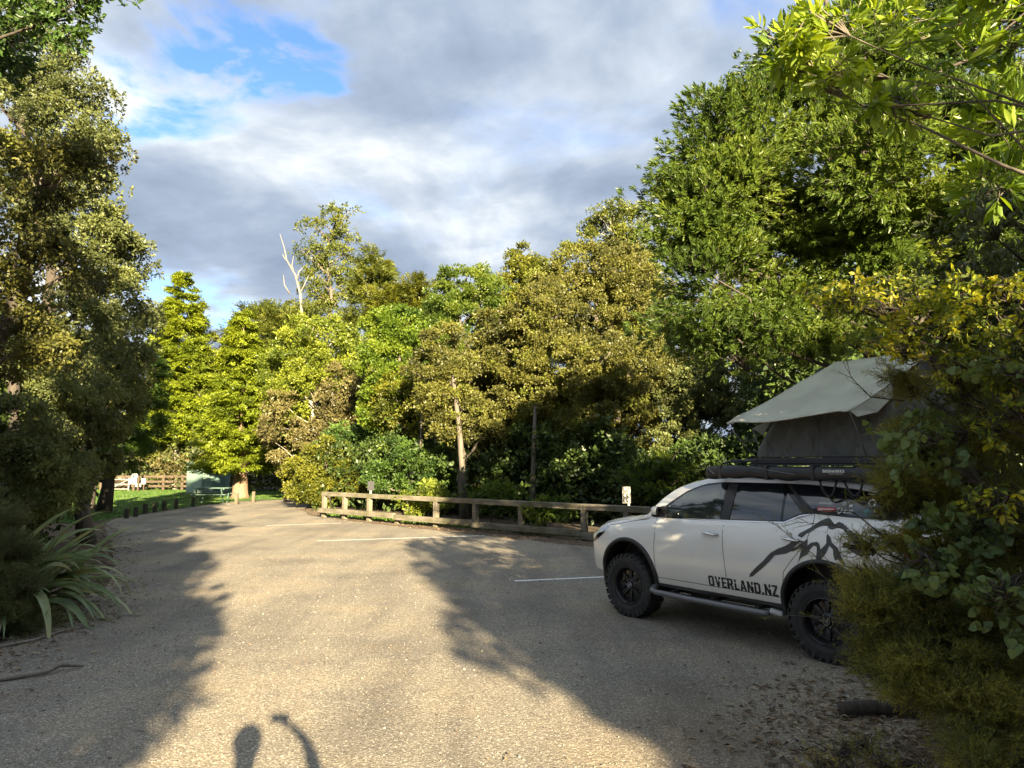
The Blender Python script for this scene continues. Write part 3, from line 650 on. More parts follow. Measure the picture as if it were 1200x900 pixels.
ptree('bronze_tree', 'lower bronze-green tree drooping above the post sign', 25, [(705, 430, 48, 40), (748, 440, 48, 44), (720, 480, 52, 38), (775, 470, 44, 44), (690, 500, 36, 26), (740, 515, 40, 20), (810, 440, 40, 40)], bx=712, leaf='far', mat='bronze', bk='grey', limbs=16, group=G_R, dens=1.05, tint=.4)
ptree('tall_tree', 'sparse green treetop poking above the bronze crowns', 40, [(700, 262, 20, 14), (722, 250, 18, 14), (742, 262, 20, 16), (716, 280, 30, 14), (748, 290, 30, 22)], leaf='far', mat='olive', bk='pale', limbs=18, dens=.7, group=G_R, clump=.7)
ptree('broadleaf_tree', 'dark broadleaf tree in the shade left of the leaning trunk', 28.5, [(480, 545, 34, 30), (515, 545, 34, 34), (455, 560, 26, 26)], leaf='far', mat='deep', bk='grey', group=G_R, limbs=8, dens=.8)
ptree('broadleaf_tree', 'dark green tree filling the shade behind the middle of the fence', 28, [(585, 540, 36, 32), (560, 530, 26, 28), (620, 548, 34, 28)], leaf='far', mat='grey', bk='grey', group=G_R, limbs=8, bx=590)
ptree('broadleaf_tree', 'shadowy green tree behind the post sign', 26.5, [(680, 550, 40, 30), (730, 548, 38, 30), (655, 545, 28, 28)], leaf='far', mat='grey', bk='grey', group=G_R, limbs=8)
ptree('broadleaf_tree', 'dark olive tree behind the roof awning', 24, [(800, 530, 50, 40), (850, 510, 50, 52), (815, 460, 46, 34), (860, 450, 50, 46)], leaf='far', mat='grey', bk='grey', group=G_R, limbs=10)
ptree('bronze_tree', 'tan-leaved tree glimpsed above the roof tent', 27, [(900, 390, 50, 44), (950, 360, 54, 44), (880, 340, 44, 40), (985, 400, 50, 50), (925, 440, 60, 40)], leaf='far', mat='bronze', bk='grey', group=G_R, limbs=10, tint=.65)
ptree('broadleaf_tree', 'dark tree farthest right behind the roof tent', 25, [(1000, 470, 70, 60), (1080, 440, 70, 80), (1150, 400, 70, 90), (1100, 520, 80, 60), (930, 510, 50, 50), (1190, 500, 70, 80)], leaf='far', mat='grey', bk='grey', group=G_R, limbs=10)
# shrubs near the rail
ptree('shrub', 'yellow-green shrub spilling over the rail fence left of centre', 24.0, [(500, 582, 22, 15), (485, 590, 14, 10), (518, 592, 14, 10)], leaf='far', mat='yellowgreen', bk='dark', cat='shrub', group='shrubs at the rail fence', limbs=6, lsz=.10, trunk_r=.03, tint=.3)
ptree('shrub', 'dark glossy shrub poking through the rail fence near the post sign', 20.4, [(640, 606, 22, 14), (625, 598, 14, 10), (655, 598, 14, 10)], leaf='far', mat='shrub', bk='dark', cat='shrub', group='shrubs at the rail fence', limbs=6, lsz=.11, trunk_r=.03)
ptree('shrub', 'leafy green shrub just behind the fence by the leaning trunk', 23.6, [(575, 586, 24, 12), (590, 578, 12, 9)], leaf='far', mat='shrub', bk='dark', cat='shrub', group='shrubs at the rail fence', limbs=6, lsz=.12, trunk_r=.03)
ptree('shrub', 'broad-leaved dark shrub behind the car bonnet', 21.6, [(760, 558, 28, 28), (792, 560, 34, 34), (825, 545, 26, 30)], leaf='whorl', mat='shrub', bk='dark', cat='shrub', group='shrubs at the rail fence', limbs=8, lsz=.13, trunk_r=.04, dens=.8, tint=.35)
# left side
ptree('grey_tree', 'tall grey-green tree leaning over the left of the drive', 15, [(70, 130, 60, 50), (95, 175, 50, 40), (40, 80, 60, 50), (100, 265, 58, 48), (130, 310, 44, 44), (60, 230, 70, 60), (138, 365, 40, 42), (90, 400, 66, 60)], bx=40, leaf='far', mat='grey', bk='dark', limbs=26, top=at(60, 170, 15), group=G_L, lsz=.07, dens=.8, trunk_r=.17, tint=.45, clump=.42)
ptree('grey_tree', 'dusky grey-green thicket tree below the tall left one', 18, [(118, 450, 52, 58), (60, 470, 70, 60), (135, 400, 40, 42), (30, 420, 60, 60), (95, 520, 50, 40)], bx=108, leaf='far', mat='grey', bk='grey', limbs=18, group=G_L, dens=1.0, tint=.65, lsz=.085)
ptree('dark_tree', 'dark green tree with drooping skirt over the lawn edge', 29, [(155, 485, 34, 42), (145, 530, 34, 24), (115, 520, 34, 34), (165, 440, 24, 36)], bx=125, leaf='spray', mat='deep', bk='dark', group=G_L, dens=1.1, trunk_r=.22)
ptree('bronze_tree', 'bronze-leaved tree at the left frame edge', 9.5, [(20, 215, 60, 50), (70, 200, 46, 34), (112, 190, 26, 22), (25, 300, 60, 48), (60, 330, 50, 44), (10, 400, 56, 46), (45, 410, 30, 28)], bx=-40, leaf='far', mat='bronze', bk='grey', limbs=22, group=G_L, lsz=.055, dens=.62, trunk_r=.14, tint=.45, clump=.26)
ptree('shrub', 'olive-leaved bush above the flax at the left edge', 10.5, [(15, 500, 50, 40), (50, 530, 40, 34), (10, 560, 50, 50), (60, 570, 34, 34)], bx=-10, leaf='far', mat='grey', bk='dark', cat='shrub', limbs=12, group=G_L, lsz=.05, dens=.75, trunk_r=.06, tint=.7, clump=.25)
ptree('shrub', 'fine dark heath bush at the lower left edge beside the flax', 8.6, [(-10, 665, 34, 40), (22, 705, 26, 30), (-30, 620, 40, 46), (10, 730, 34, 20), (-40, 700, 50, 50)], bx=-20, leaf='needle', mat='grey', bk='dark', cat='shrub', limbs=8, group=G_L, lsz=.017, dens=.7, trunk_r=.04, tint=.75, clump=.2)
# near overhang top left
ptree('olive_tree', 'olive tree filling the wall behind the leaning trunk', 38, [(560, 455, 50, 46), (500, 480, 44, 50), (600, 470, 40, 46), (540, 500, 50, 40)], leaf='far', mat='gold', bk='grey', group=G_R, tint=.4)
ptree('olive_tree', 'olive tree filling the wall behind the big bronze tree', 37, [(680, 440, 60, 60), (740, 420, 60, 60), (640, 490, 50, 40), (700, 500, 60, 40)], leaf='far', mat='olive', bk='grey', group=G_R, tint=.4)
ptree('olive_tree', 'olive tree filling the wall behind the lime green tree', 42, [(430, 450, 50, 50), (400, 490, 50, 40), (470, 500, 40, 40), (350, 510, 50, 40)], leaf='far', mat='olive', bk='grey', group=G_R, tint=.4)
ptree('bronze_tree', 'olive-bronze tree between the slim leaning trunk and the big bronze tree', 28.5, [(578, 420, 34, 40), (570, 470, 34, 40), (590, 380, 26, 26), (585, 505, 36, 26)], leaf='far', mat='bronze', bk='grey', group=G_R, dens=1.05, limbs=12, tint=.4)
ptree('bronze_tree', 'olive-bronze crown behind the small bronze-topped tree', 30, [(520, 470, 44, 36), (495, 505, 40, 30), (550, 515, 40, 26), (470, 470, 30, 30)], leaf='far', mat='gold', bk='grey', group=G_R, dens=1.05, limbs=10, tint=.4)
ptree('shrub', 'dense dim green bush filling the left edge under the grey-green trees', 14, [(40, 560, 46, 38), (66, 540, 34, 40), (15, 585, 46, 28), (74, 578, 18, 20), (20, 470, 60, 60), (80, 470, 50, 50)], leaf='far', mat='grey', bk='dark', cat='shrub', limbs=12, group=G_L, lsz=.065, dens=1.0, trunk_r=.06, tint=.55, clump=.3)
P0 = at(10, -10, 5.6)
crown_tree('overhanging_tree', 'nearest tree whose dark oval-leaved twigs hang into the top left corner', 'tree',
  [(at(20, -30, 5.6), (.55, .5, .4)), (at(62, 10, 5.5), (.32, .3, .18)), (at(68, 34, 5.5), (.2, .2, .14)), (at(-60, 20, 5.7), (.6, .6, .6)), (at(105, -8, 5.5), (.25, .2, .1)), (at(0, 60, 6.2), (.25, .3, .35)), (at(-150, -150, 6), (1.5, 1.4, 1.2))], (-6.6, 5.2, 0), leaf='oval', mat='deep', bk='dark', lsz=.06, dens=.55, group=G_L, trunk_r=.14, limbs=16, clump=.2, twigs=True, tint=.35, top=(-5.6, 5.5, 6.5))
# right side: overhanging green tree, its near branch, the yellow one, vine and needle bush
ptree('overhanging_tree', 'large green tree with pointed leaves arching over the car', 9.6, [(828, 185, 38, 40), (865, 160, 54, 48), (822, 262, 48, 50), (800, 228, 30, 32), (840, 230, 70, 60), (930, 180, 80, 70), (900, 260, 80, 54), (840, 330, 70, 40), (820, 375, 40, 26), (940, 60, 50, 60), (1000, 110, 90, 80, 1), (1080, 200, 110, 90, 1), (1160, 80, 90, 120, 1), (1130, 300, 110, 60, 1), (1000, 300, 90, 50), (930, 370, 70, 40), (860, 400, 50, 24), (1180, 330, 90, 90, 1), (1050, 60, 90, 70, 1), (1035, 185, 70, 56, -1.2), (1130, 230, 90, 60, -1), (1185, 160, 80, 70, -1)],
      bx=1120, leaf='whorl', mat='shrub', bk='dark', limbs=40, group=G_N, lsz=.088, dens=1.3, trunk_r=.10, tint=.5, clump=.5, twigs=True, updir=.2)
crown_tree('overhanging_tree', 'bright sunlit branch of broad young leaves reaching in from the upper right', 'tree',
  [(at(960, 55, 4.3), (.30, .3, .20)), (at(1010, 30, 4.3), (.34, .3, .2)), (at(1000, 85, 4.2), (.24, .24, .16)), (at(1030, 120, 4.2), (.13, .13, .13)), (at(930, 50, 4.3), (.14, .2, .13)), (at(1090, 10, 4.4), (.4, .3, .2)), (at(1180, 150, 4.4), (.22, .3, .2)), (at(1165, 215, 4.5), (.2, .25, .16)), (at(1120, 60, 4.8), (.4, .3, .25)), (at(1280, -40, 4), (.8, .9, .6))],
  (4.9, 3.0, 0), leaf='whorl', mat='sunny', bk='grey', lsz=.125, dens=.26, group=G_N, trunk_r=.05, limbs=12, clump=.17, twigs=True, tint=.5, top=(4.2, 3.6, 5.0), updir=.05)
crown_tree('yellowing_shrub', 'shrub with hanging clusters of yellow leaves above the tent', 'shrub',
  [(at(1040, 345, 4.9), (.38, .3, .14)), (at(1110, 370, 4.7), (.34, .3, .2)), (at(1060, 400, 4.8), (.3, .25, .14)), (at(1150, 340, 4.6), (.24, .25, .14)), (at(980, 350, 5.2), (.25, .25, .14)), (at(1110, 430, 4.6), (.14, .2, .12)), (at(1180, 400, 4.4), (.2, .3, .2)), (at(1185, 500, 4.2), (.09, .15, .14)), (at(1175, 590, 4.1), (.10, .12, .12)), (at(1160, 440, 4.4), (.15, .2, .15))],
  (4.3, 4.9, 0), leaf='oval', mat='yellow', bk='dark', lsz=.055, dens=.42, group=G_N, trunk_r=.05, limbs=24, clump=.12, twigs=True, tint=.28, top=(3.8, 4.8, 3.6), updir=-.7, tjit=.3)
crown_tree('shaded_tree', 'dim tree with blunt dull green leaves behind the yellow clusters', 'tree',
  [(at(1110, 370, 6.0), (.5, .5, .35)), (at(1165, 420, 5.7), (.55, .5, .6)), (at(1190, 300, 5.8), (.6, .6, .7)), (at(1160, 560, 5.6), (.6, .5, .7)), (at(1190, 650, 5.5), (.6, .5, .7)), (at(1130, 480, 5.8), (.45, .45, .45)), (at(1190, 800, 5.2), (.6, .5, .7))],
  (5.1, 6.0, 0), leaf='oval', mat='grey', bk='dark', lsz=.065, dens=.55, group=G_N, trunk_r=.1, limbs=26, clump=.25, twigs=True, tint=.5, top=(4.6, 5.9, 4.5), updir=.0)
crown_tree('vine', 'broad heart-leaved vine sprawling over the bush at the right edge', 'vine',
  [(at(1055, 505, 4.6), (.18, .2, .13)), (at(1100, 510, 4.5), (.2, .2, .14)), (at(1060, 540, 4.5), (.2, .18, .14)), (at(1120, 545, 4.4), (.18, .2, .14)), (at(1180, 430, 4.2), (.2, .2, .16)), (at(1180, 690, 4.0), (.18, .2, .16)), (at(1130, 690, 4.2), (.2, .2, .16)), (at(1090, 670, 4.4), (.18, .2, .16)), (at(1150, 640, 4.3), (.2, .2, .14)), (at(1195, 735, 3.9), (.12, .1, .1)), (at(1120, 620, 4.5), (.2, .2, .1))],
  (3.6, 4.6, 0), leaf='vine', mat='vine', bk='dark', lsz=.06, dens=.42, group=G_N, trunk_r=.015, limbs=18, clump=.14, twigs=True, tint=.72, top=(3.3, 4.5, 2.6), updir=.3)
crown_tree('needle_shrub', 'feathery fine-leaved shrub in front of the rear wheel', 'shrub',
  [(at(1090, 620, 4.9), (.30, .3, .26)), (at(1040, 690, 4.8), (.24, .28, .20)), (at(1008, 715, 4.75), (.10, .14, .09)), (at(1015, 640, 4.9), (.08, .12, .07)), (at(1045, 580, 5.0), (.12, .12, .12)), (at(1090, 560, 5.0), (.3, .3, .3)), (at(1060, 720, 4.7), (.34, .3, .25)), (at(1120, 700, 4.6), (.3, .3, .3)), (at(1060, 775, 4.6), (.25, .28, .14)), (at(1110, 780, 4.4), (.32, .3, .24)), (at(1160, 740, 4.3), (.3, .3, .3)), (at(1070, 800, 4.4), (.26, .25, .1)), (at(1140, 830, 4.1), (.24, .25, .15)), (at(1185, 850, 4.0), (.2, .25, .2)), (at(1065, 500, 5.1), (.14, .2, .2)), (at(1060, 440, 5.2), (.10, .2, .2)), (at(1160, 600, 4.8), (.35, .3, .4)), (at(1170, 480, 4.9), (.35, .3, .35)), (at(1150, 890, 3.9), (.2, .2, .1))],
  (3.35, 4.9, 0), leaf='needle', mat='needle', bk='dark', lsz=.0125, dens=.5, group=G_N, trunk_r=.045, limbs=44, clump=.13, twigs=True, tint=.68, top=(3.1, 4.9, 2.9), updir=.15)
crown_tree('needle_shrub', 'small straw-tipped seedling shrub at the bottom edge of the frame', 'shrub', [(at(1010, 885, 4.15), (.16, .12, .08)), (at(975, 900, 4.1), (.12, .1, .06)), (at(1060, 895, 4.1), (.14, .12, .08))],
  (1.95, 4.05, 0), leaf='needle', mat='needle', bk='dark', lsz=.011, dens=.10, group=G_N, trunk_r=.012, limbs=8, clump=.09, twigs=True, top=(1.98, 4.08, .2), updir=.5)
# trees behind the photographer that throw the long shadows
for i, (x, y, h, r_, lab) in enumerate([(12.4, -12.5, 11.0, 3.8, 'shade tree at the right of the drive, second behind the photographer'), (16, -20, 14, 4.8, 'shade tree at the right of the drive, third behind the photographer'),
        (-2.5, -9.5, 10, 3.8, 'shade tree at the left of the drive, first behind the photographer'), (-2.4, -17, 13, 4.4, 'shade tree at the left of the drive, second behind the photographer'), (-8, -13, 8, 3.8, 'shade tree at the left of the drive, set back from the verge'),
        (8.0, .0, 6.6, 2.8, 'shade tree right beside the photographer'), (6.3, 1.3, 3.4, 1.7, 'round bush at the right verge beside the photographer'), (6.6, -2.6, 4.2, 1.9, 'round bush at the right verge behind the photographer')]):
    crown_tree('roadside_tree', lab, 'tree', [((x, y, h * .68), (r_, r_, h * .32)), ((x + r_ * .3, y + 1, h * .42), (r_ * .8, r_ * .8, h * .28)), ((x - r_ * .2, y - 1, h * .25), (r_ * .8, r_ * .8, h * .2))], (x, y, 0), leaf='far', mat='deep', bk='grey', lsz=.26, dens=1.7, group='roadside trees behind the photographer', trunk_r=.22)
crown_tree('roadside_tree', 'narrow dense shade tree at the right of the drive, first behind the photographer', 'tree', [((6.85, -10, 7.2), (.95, 1.3, 1.7)), ((6.9, -10, 4.6), (.9, 1.3, 2.2)), ((7.6, -10, 2.4), (1.3, 1.6, 2.4))], (7.2, -10, 0), leaf='far', mat='deep', bk='grey', lsz=.26, dens=1.8, group='roadside trees behind the photographer', trunk_r=.22)
crown_tree('roadside_tree', 'open broad shade tree at the right of the drive, just beyond the narrow dense one', 'tree', [((9.6, -10.5, 4.9), (2.9, 3, 3.2)), ((12.4, -10, 4.6), (4, 3, 3.6))], (10.6, -10.4, 0), leaf='far', mat='deep', bk='grey', lsz=.26, dens=.6, group='roadside trees behind the photographer', trunk_r=.2)
crown_tree('roadside_tree', 'low spreading shade tree at the left of the drive behind the photographer', 'tree', [((-.5, -9.5, 4.6), (1.6, 2, 2.0)), ((-2.2, -9, 3.4), (2.2, 2, 2.4))], (-1.6, -9.3, 0), leaf='far', mat='deep', bk='grey', lsz=.26, dens=1.6, group='roadside trees behind the photographer', trunk_r=.12)
# far-off wood that reads as one dark mass behind the nearer trees
def wood_mass(name, label, xs, y0, y1, h, lsz, dens, mat, n):
    X = rng.uniform(xs[0], xs[1], n); Y = rng.uniform(0, 1, n); P = np.c_[X, y0 + (y1 - y0) * (X - xs[0]) / (xs[1] - xs[0]) + rng.normal(0, 1.2, n), h * Y ** .8 * (1 + .18 * np.sin(X * .9) + .1 * np.sin(X * 2.3 + 1))]
    d = unit(n); d[:, 1] -= .6; d[:, 2] += .3
    o = scatter(name, SPR['far'], rng.integers(0, 5, n), P, d, rng.normal(0, .6, n), lsz * rng.uniform(.7, 1.3, n), np.clip(rng.normal(.4, .2, n), 0, 1), FM[mat], None)
    return tag(o, label, 'bush', kind='stuff')
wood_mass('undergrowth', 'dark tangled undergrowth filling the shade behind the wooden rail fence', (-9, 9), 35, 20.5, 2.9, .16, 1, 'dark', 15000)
wood_mass('undergrowth', 'dim bush closing the view behind the picnic lawn and far rails', (-48, -8), 60, 50, 6.5, .3, 1, 'grey', 9000)
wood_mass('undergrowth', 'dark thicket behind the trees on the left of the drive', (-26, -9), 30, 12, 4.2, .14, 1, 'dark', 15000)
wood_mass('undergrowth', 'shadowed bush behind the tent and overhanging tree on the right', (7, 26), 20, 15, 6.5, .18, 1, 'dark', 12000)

# long wispy shoots of the fine-leaved shrub reaching across the car's flank
def shoots(path, n, seed, dens=1.0):
    r_ = np.random.default_rng(seed); base = np.array(NEEDLE.location); P = np.array(path) - base; w = MB(); w.tube(P, [.006 * (1 - .8 * i / (len(P) - 1)) for i in range(len(P))], 5, cap=False)
    seg = np.linspace(0, len(P) - 1, n); pos = np.c_[[np.interp(seg, range(len(P)), P[:, k]) for k in range(3)]].T; pos = pos[1:]
    d = np.gradient(pos, axis=0); d /= np.linalg.norm(d, axis=1, keepdims=True); q = []; dd = []
    for p, t_ in zip(pos, d):
        if r_.uniform() > dens: continue
        v = t_ + r_.normal(0, .7, 3) + np.array([0, 0, .1]); v /= np.linalg.norm(v); l = r_.uniform(.03, .12); e = p + v * l; w.tube([p, e], [.003, .0015], 3, cap=False); q.append(e); dd.append(v)
    q = np.array(q); dd = np.array(dd); m = len(q)
    tag(scatter('leafy_shoot', SPR['needle'], r_.integers(0, 5, m), q, dd, r_.normal(0, 1, m), .0085 * r_.uniform(.6, 1.2, m), np.clip(r_.normal(.5, .15, m), 0, 1), FM['needle'], NEEDLE), kind='stuff')
    w.build('shoot', BK['dark'], NEEDLE, fix=False)
NEEDLE = [o for o in bpy.data.objects if o.get('label', '').startswith('feathery fine-leaved')][0]
shoots([at(1060, 745, 4.7), at(1010, 730, 4.8), at(960, 723, 4.85), at(925, 721, 4.9), at(898, 724, 4.92)], 14, 1, .6)
shoots([at(1050, 690, 4.8), at(1005, 668, 4.9), at(960, 655, 5.0), at(925, 628, 5.05), at(905, 612, 5.1)], 22, 2, .8)
shoots([at(1060, 660, 4.8), at(1015, 630, 4.95), at(975, 615, 5.1), at(935, 612, 5.2)], 20, 3, .8)
shoots([at(1050, 640, 4.9), at(1000, 600, 5.0), at(965, 598, 5.1), at(940, 606, 5.1)], 14, 4, .6)
shoots([at(1060, 720, 4.7), at(1005, 700, 4.8), at(970, 680, 4.85), at(955, 668, 4.9)], 18, 5, .9)
shoots([at(1060, 470, 5.0), at(1020, 465, 5.0), at(1000, 445, 5.0), at(988, 425, 5.0)], 14, 6, .7)
shoots([at(1080, 530, 4.9), at(1040, 570, 4.9), at(1010, 590, 4.9), at(985, 585, 4.95)], 18, 7, .9)
shoots([at(1060, 800, 4.5), at(1010, 790, 4.5), at(985, 770, 4.6)], 14, 8, .9)
# dead snag
def snag():
    r = empty('dead_tree', tuple(np.array([at(354, 541, 58)[0], 58, 0]))); tag(r, 'bare white dead snag beside the tallest tree', 'dead tree', G_FAR)
    b0 = np.array(r.location); w = MB()
    P = [b0 + 0 * b0] + [at(*q, 58) for q in ((356, 400), (352, 345), (346, 322), (336, 305), (333, 290), (328, 274))]; P[0] = np.array([P[1][0], 58, 0])
    w.tube([p - b0 for p in P], [.26, .16, .11, .08, .06, .04, .02], 8)
    for a, c in (((345, 320), (344, 300)), ((336, 305), (331, 298)), ((351, 345), (362, 322)), ((340, 345), (332, 322)), ((348, 330), (356, 312))):
        w.tube([at(*a, 58) - b0, (at(*a, 58) + at(*c, 58)) / 2 - b0 + rng.normal(0, .1, 3), at(*c, 58) - b0], [.07, .05, .02], 5)
    w.build('trunk', BK['dead'], r, smooth=True, fix=False)
snag()
# slim bare trunks in the shade behind the fence
for i, (px, D, h, lean, rr, lab) in enumerate([(546, 26, 5.2, -.5, .12, 'slim leaning trunk standing behind the fence, right of the yellow shrub'), (624, 25, 4, .1, .1, 'slim dark trunk behind the fence under the big bronze tree'), (492, 28, 4, .05, .08, 'slim pale trunk behind the yellow-green shrub'), (505, 29, 4, -.1, .07, 'thinner grey trunk left of the leaning one')]):
    x = at(px, 541, D)[0]; w = MB(); w.tube([(0, 0, -.02), (lean * .2, 0, h * .3), (lean * .55, .1, h * .65), (lean, 0, h)], [rr * 1.25, rr, rr * .8, rr * .5], 9)
    e = empty('slender_tree', (x, D, 0)); tag(e, lab, 'tree', 'bare trunks behind the fence'); w.build('trunk', BK['grey'], e, smooth=True, fix=False)
for px, D, lab, rr in ((101, 27, 'dark trunk at the edge of the lawn, left of the low posts', .22), (12, 13, 'dark trunk in the bush above the flax', .13), (108, 31, 'second dark trunk standing on the lawn edge, farther back', .2)):
    x = at(px, 541, D)[0]; w = MB(); w.tube([(0, 0, -.02), (.02, 0, .3), (.05, 0, 1.6), (-.05, 0, 3.6)], [rr * 1.5, rr, rr * .9, rr * .7], 12)
    e = empty('slender_tree', (x, D, 0)); tag(e, lab, 'tree', 'dark trunks on the left'); w.build('trunk', BK['dark'], e, smooth=True, fix=False)
# ------------------------------------------------------------------ the white off-road car
CARX, CARY, CARTH = 3.112, 9.171, -.6545
M_white = plain('white_paint', (.74, .73, .68), .22, noise=.06, nscale=3, coat=.6, spec=.5)
def dusty_white():
    m, t = nt('dusty_white_paint'); L = t.links
    o = N(t, 'ShaderNodeOutputMaterial'); b = N(t, 'ShaderNodeBsdfPrincipled'); b.inputs['Coat Weight'].default_value = .9; b.inputs['Coat Roughness'].default_value = .04
    tc = N(t, 'ShaderNodeTexCoord'); s = N(t, 'ShaderNodeSeparateXYZ'); L.new(tc.outputs['Object'], s.inputs[0])
    n = N(t, 'ShaderNodeTexNoise'); n.inputs['Scale'].default_value = 2.2; n.inputs['Detail'].default_value = 8; n.inputs['Roughness'].default_value = .65; L.new(tc.outputs['Object'], n.inputs['Vector'])
    a = N(t, 'ShaderNodeMath', operation='MULTIPLY_ADD'); L.new(n.outputs['Fac'], a.inputs[0]); a.inputs[1].default_value = -.75; a.inputs[2].default_value = 1.25
    d = N(t, 'ShaderNodeMath', operation='SUBTRACT'); L.new(a.outputs[0], d.inputs[0]); L.new(s.outputs[2], d.inputs[1])
    mr = N(t, 'ShaderNodeMapRange'); mr.inputs['From Min'].default_value = -.55; mr.inputs['From Max'].default_value = .55; mr.inputs['To Max'].default_value = .62; L.new(d.outputs[0], mr.inputs['Value'])
    mx = N(t, 'ShaderNodeMix', data_type='RGBA'); L.new(mr.outputs[0], mx.inputs['Factor']); mx.inputs['A'].default_value = (.85, .85, .82, 1); mx.inputs['B'].default_value = (.62, .57, .46, 1)
    L.new(mx.outputs['Result'], b.inputs['Base Color'])
    rr = N(t, 'ShaderNodeMapRange'); rr.inputs['To Min'].default_value = .2; rr.inputs['To Max'].default_value = .5; L.new(mr.outputs[0], rr.inputs['Value']); L.new(rr.outputs[0], b.inputs['Roughness'])
    L.new(b.outputs[0], o.inputs[0]); return m
M_paint = dusty_white()
M_black = plain('black_trim', (.018, .018, .02), .45, noise=.2, nscale=8)
M_gblack = plain('gloss_black', (.01, .01, .012), .12)
M_glass = plain('tinted_glass', (.012, .016, .022), .03, spec=.9, coat=.5)
M_glassf = plain('opaque_glass_cabin_dark', (.022, .034, .036), .03, spec=1.0, coat=1.0)  # opaque; the dim cabin behind is put into the dark teal colour
M_rubber = plain('tyre_rubber', (.028, .027, .025), .8, noise=.35, nscale=9, bump=.25, bscale=120)
M_rim = plain('black_rim', (.012, .012, .013), .35)
M_chrome = plain('chrome', (.72, .72, .72), .18, metal=1.0)
M_alu = plain('satin_grey_tube', (.16, .16, .165), .38, metal=.3)
M_silver = plain('silver_cap', (.62, .63, .66), .3, metal=.4)
M_decal = plain('black_vinyl', (.016, .016, .018), .35)
M_greydecal = plain('dark_grey_vinyl', (.045, .047, .05), .38)
M_red = plain('red_vinyl', (.55, .03, .03), .4); M_wht = plain('white_vinyl', (.75, .75, .73), .5); M_teal = plain('teal_vinyl', (.12, .32, .38), .5); M_greyv = plain('grey_vinyl', (.35, .37, .38), .5)
M_lens = plain('lamp_glass', (.5, .52, .55), .05, spec=.9, coat=1); M_tail = plain('red_lens', (.32, .01, .01), .08, coat=1)
M_seam = plain('panel_gap', (.03, .03, .03), .8)

car = empty('parked_car', (CARX, CARY, 0), math.pi / 2 - CARTH)
tag(car, 'dusty white off-road car with black wheels, mountain graphic and OVERLAND.NZ lettering', 'car')
# stations: x, half width, bottom, belt z, roof edge z, centre top z, roof edge half width
ST = np.array([
 (-2.40, .70, .56, 1.20, 1.22, 1.24, .58), (-2.365, .80, .50, 1.28, 1.31, 1.33, .64), (-2.26, .87, .47, 1.34, 1.52, 1.55, .65), (-2.05, .90, .46, 1.37, 1.735, 1.785, .63),
 (-1.7, .92, .46, 1.375, 1.772, 1.83, .65), (-1.2, .93, .46, 1.37, 1.802, 1.86, .665), (-.6, .93, .46, 1.36, 1.822, 1.885, .675), (0, .93, .46, 1.345, 1.83, 1.892, .68),
 (.25, .93, .46, 1.335, 1.79, 1.87, .69), (.6, .93, .46, 1.325, 1.69, 1.78, .73), (.85, .93, .46, 1.315, 1.53, 1.64, .79), (1.02, .93, .46, 1.30, 1.37, 1.475, .845),
 (1.10, .93, .46, 1.29, 1.315, 1.385, .85), (1.3, .93, .46, 1.262, 1.29, 1.345, .80), (1.7, .918, .48, 1.20, 1.235, 1.285, .76), (2.0, .868, .50, 1.11, 1.165, 1.215, .70),
 (2.13, .81, .51, 1.02, 1.09, 1.15, .62), (2.23, .70, .53, .90, .99, 1.05, .52), (2.29, .52, .57, .84, .92, .97, .38)])
def sect(x):
    w, zb, zs, zr, zt, yr = [float(np.interp(x, ST[:, 0], smooth_cols[k])) if False else float(interp1(x, k)) for k in range(1, 7)]
    hood = x > 1.06
    p = [(0, zb), (.70 * w, zb), (.90 * w, zb + .01), (.945 * w, zb + .045), (.955 * w, zb + .085), (.985 * w, zb + .2), (.998 * w, zb + .34), (1.0 * w, zb + .5), (.992 * w, (zb + .5) * .45 + zs * .55), (.975 * w, zs - .075), (.952 * w, zs - .02)]
    if x < -2.3 or x > 2.2: # converge at the ends
        p = [(0, zb), (.70 * w, zb), (.9 * w, zb + .01), (.95 * w, zb + .04), (.97 * w, zb + .08)] + [(w * a, zb + (zs - zb) * u) for a, u in ((.99, .25), (1, .42), (1, .6), (.99, .78), (.975, .9), (.95, .97))]
    a0 = (.93 * w, zs)
    p.append(a0)
    for u in (.25, .5, .75):
        yy = a0[0] + (yr - a0[0]) * u + .022 * math.sin(math.pi * u); p.append((yy, a0[1] + (zr - a0[1]) * u))
    p.append((yr, zr))
    p += [(yr - .03, zr + (zt - zr) * .42), (yr * .85, zr + (zt - zr) * .66), (yr * .6, zr + (zt - zr) * .88), (yr * .3, zr + (zt - zr) * .975), (0, zt)]
    return p
def interp1(x, k):
    # monotone cubic (Fritsch-Carlson) through the stations
    X = ST[:, 0]; Yv = ST[:, k]
    if x <= X[0]: return Yv[0]
    if x >= X[-1]: return Yv[-1]
    h = np.diff(X); dl = np.diff(Yv) / h; m = np.zeros(len(X)); m[0], m[-1] = dl[0], dl[-1]
    for i in range(1, len(X) - 1): m[i] = 0 if dl[i - 1] * dl[i] <= 0 else 2 * dl[i - 1] * dl[i] / (dl[i - 1] + dl[i])
    i = int(np.searchsorted(X, x) - 1); t_ = (x - X[i]) / h[i]
    return (Yv[i] * (2 * t_**3 - 3 * t_**2 + 1) + h[i] * m[i] * (t_**3 - 2 * t_**2 + t_) + Yv[i + 1] * (-2 * t_**3 + 3 * t_**2) + h[i] * m[i + 1] * (t_**3 - t_**2))
XS = np.unique(np.concatenate([np.linspace(-2.40, 2.29, 96), ST[:, 0]]))
SEC = [sect(x) for x in XS]; NP_ = len(SEC[0])
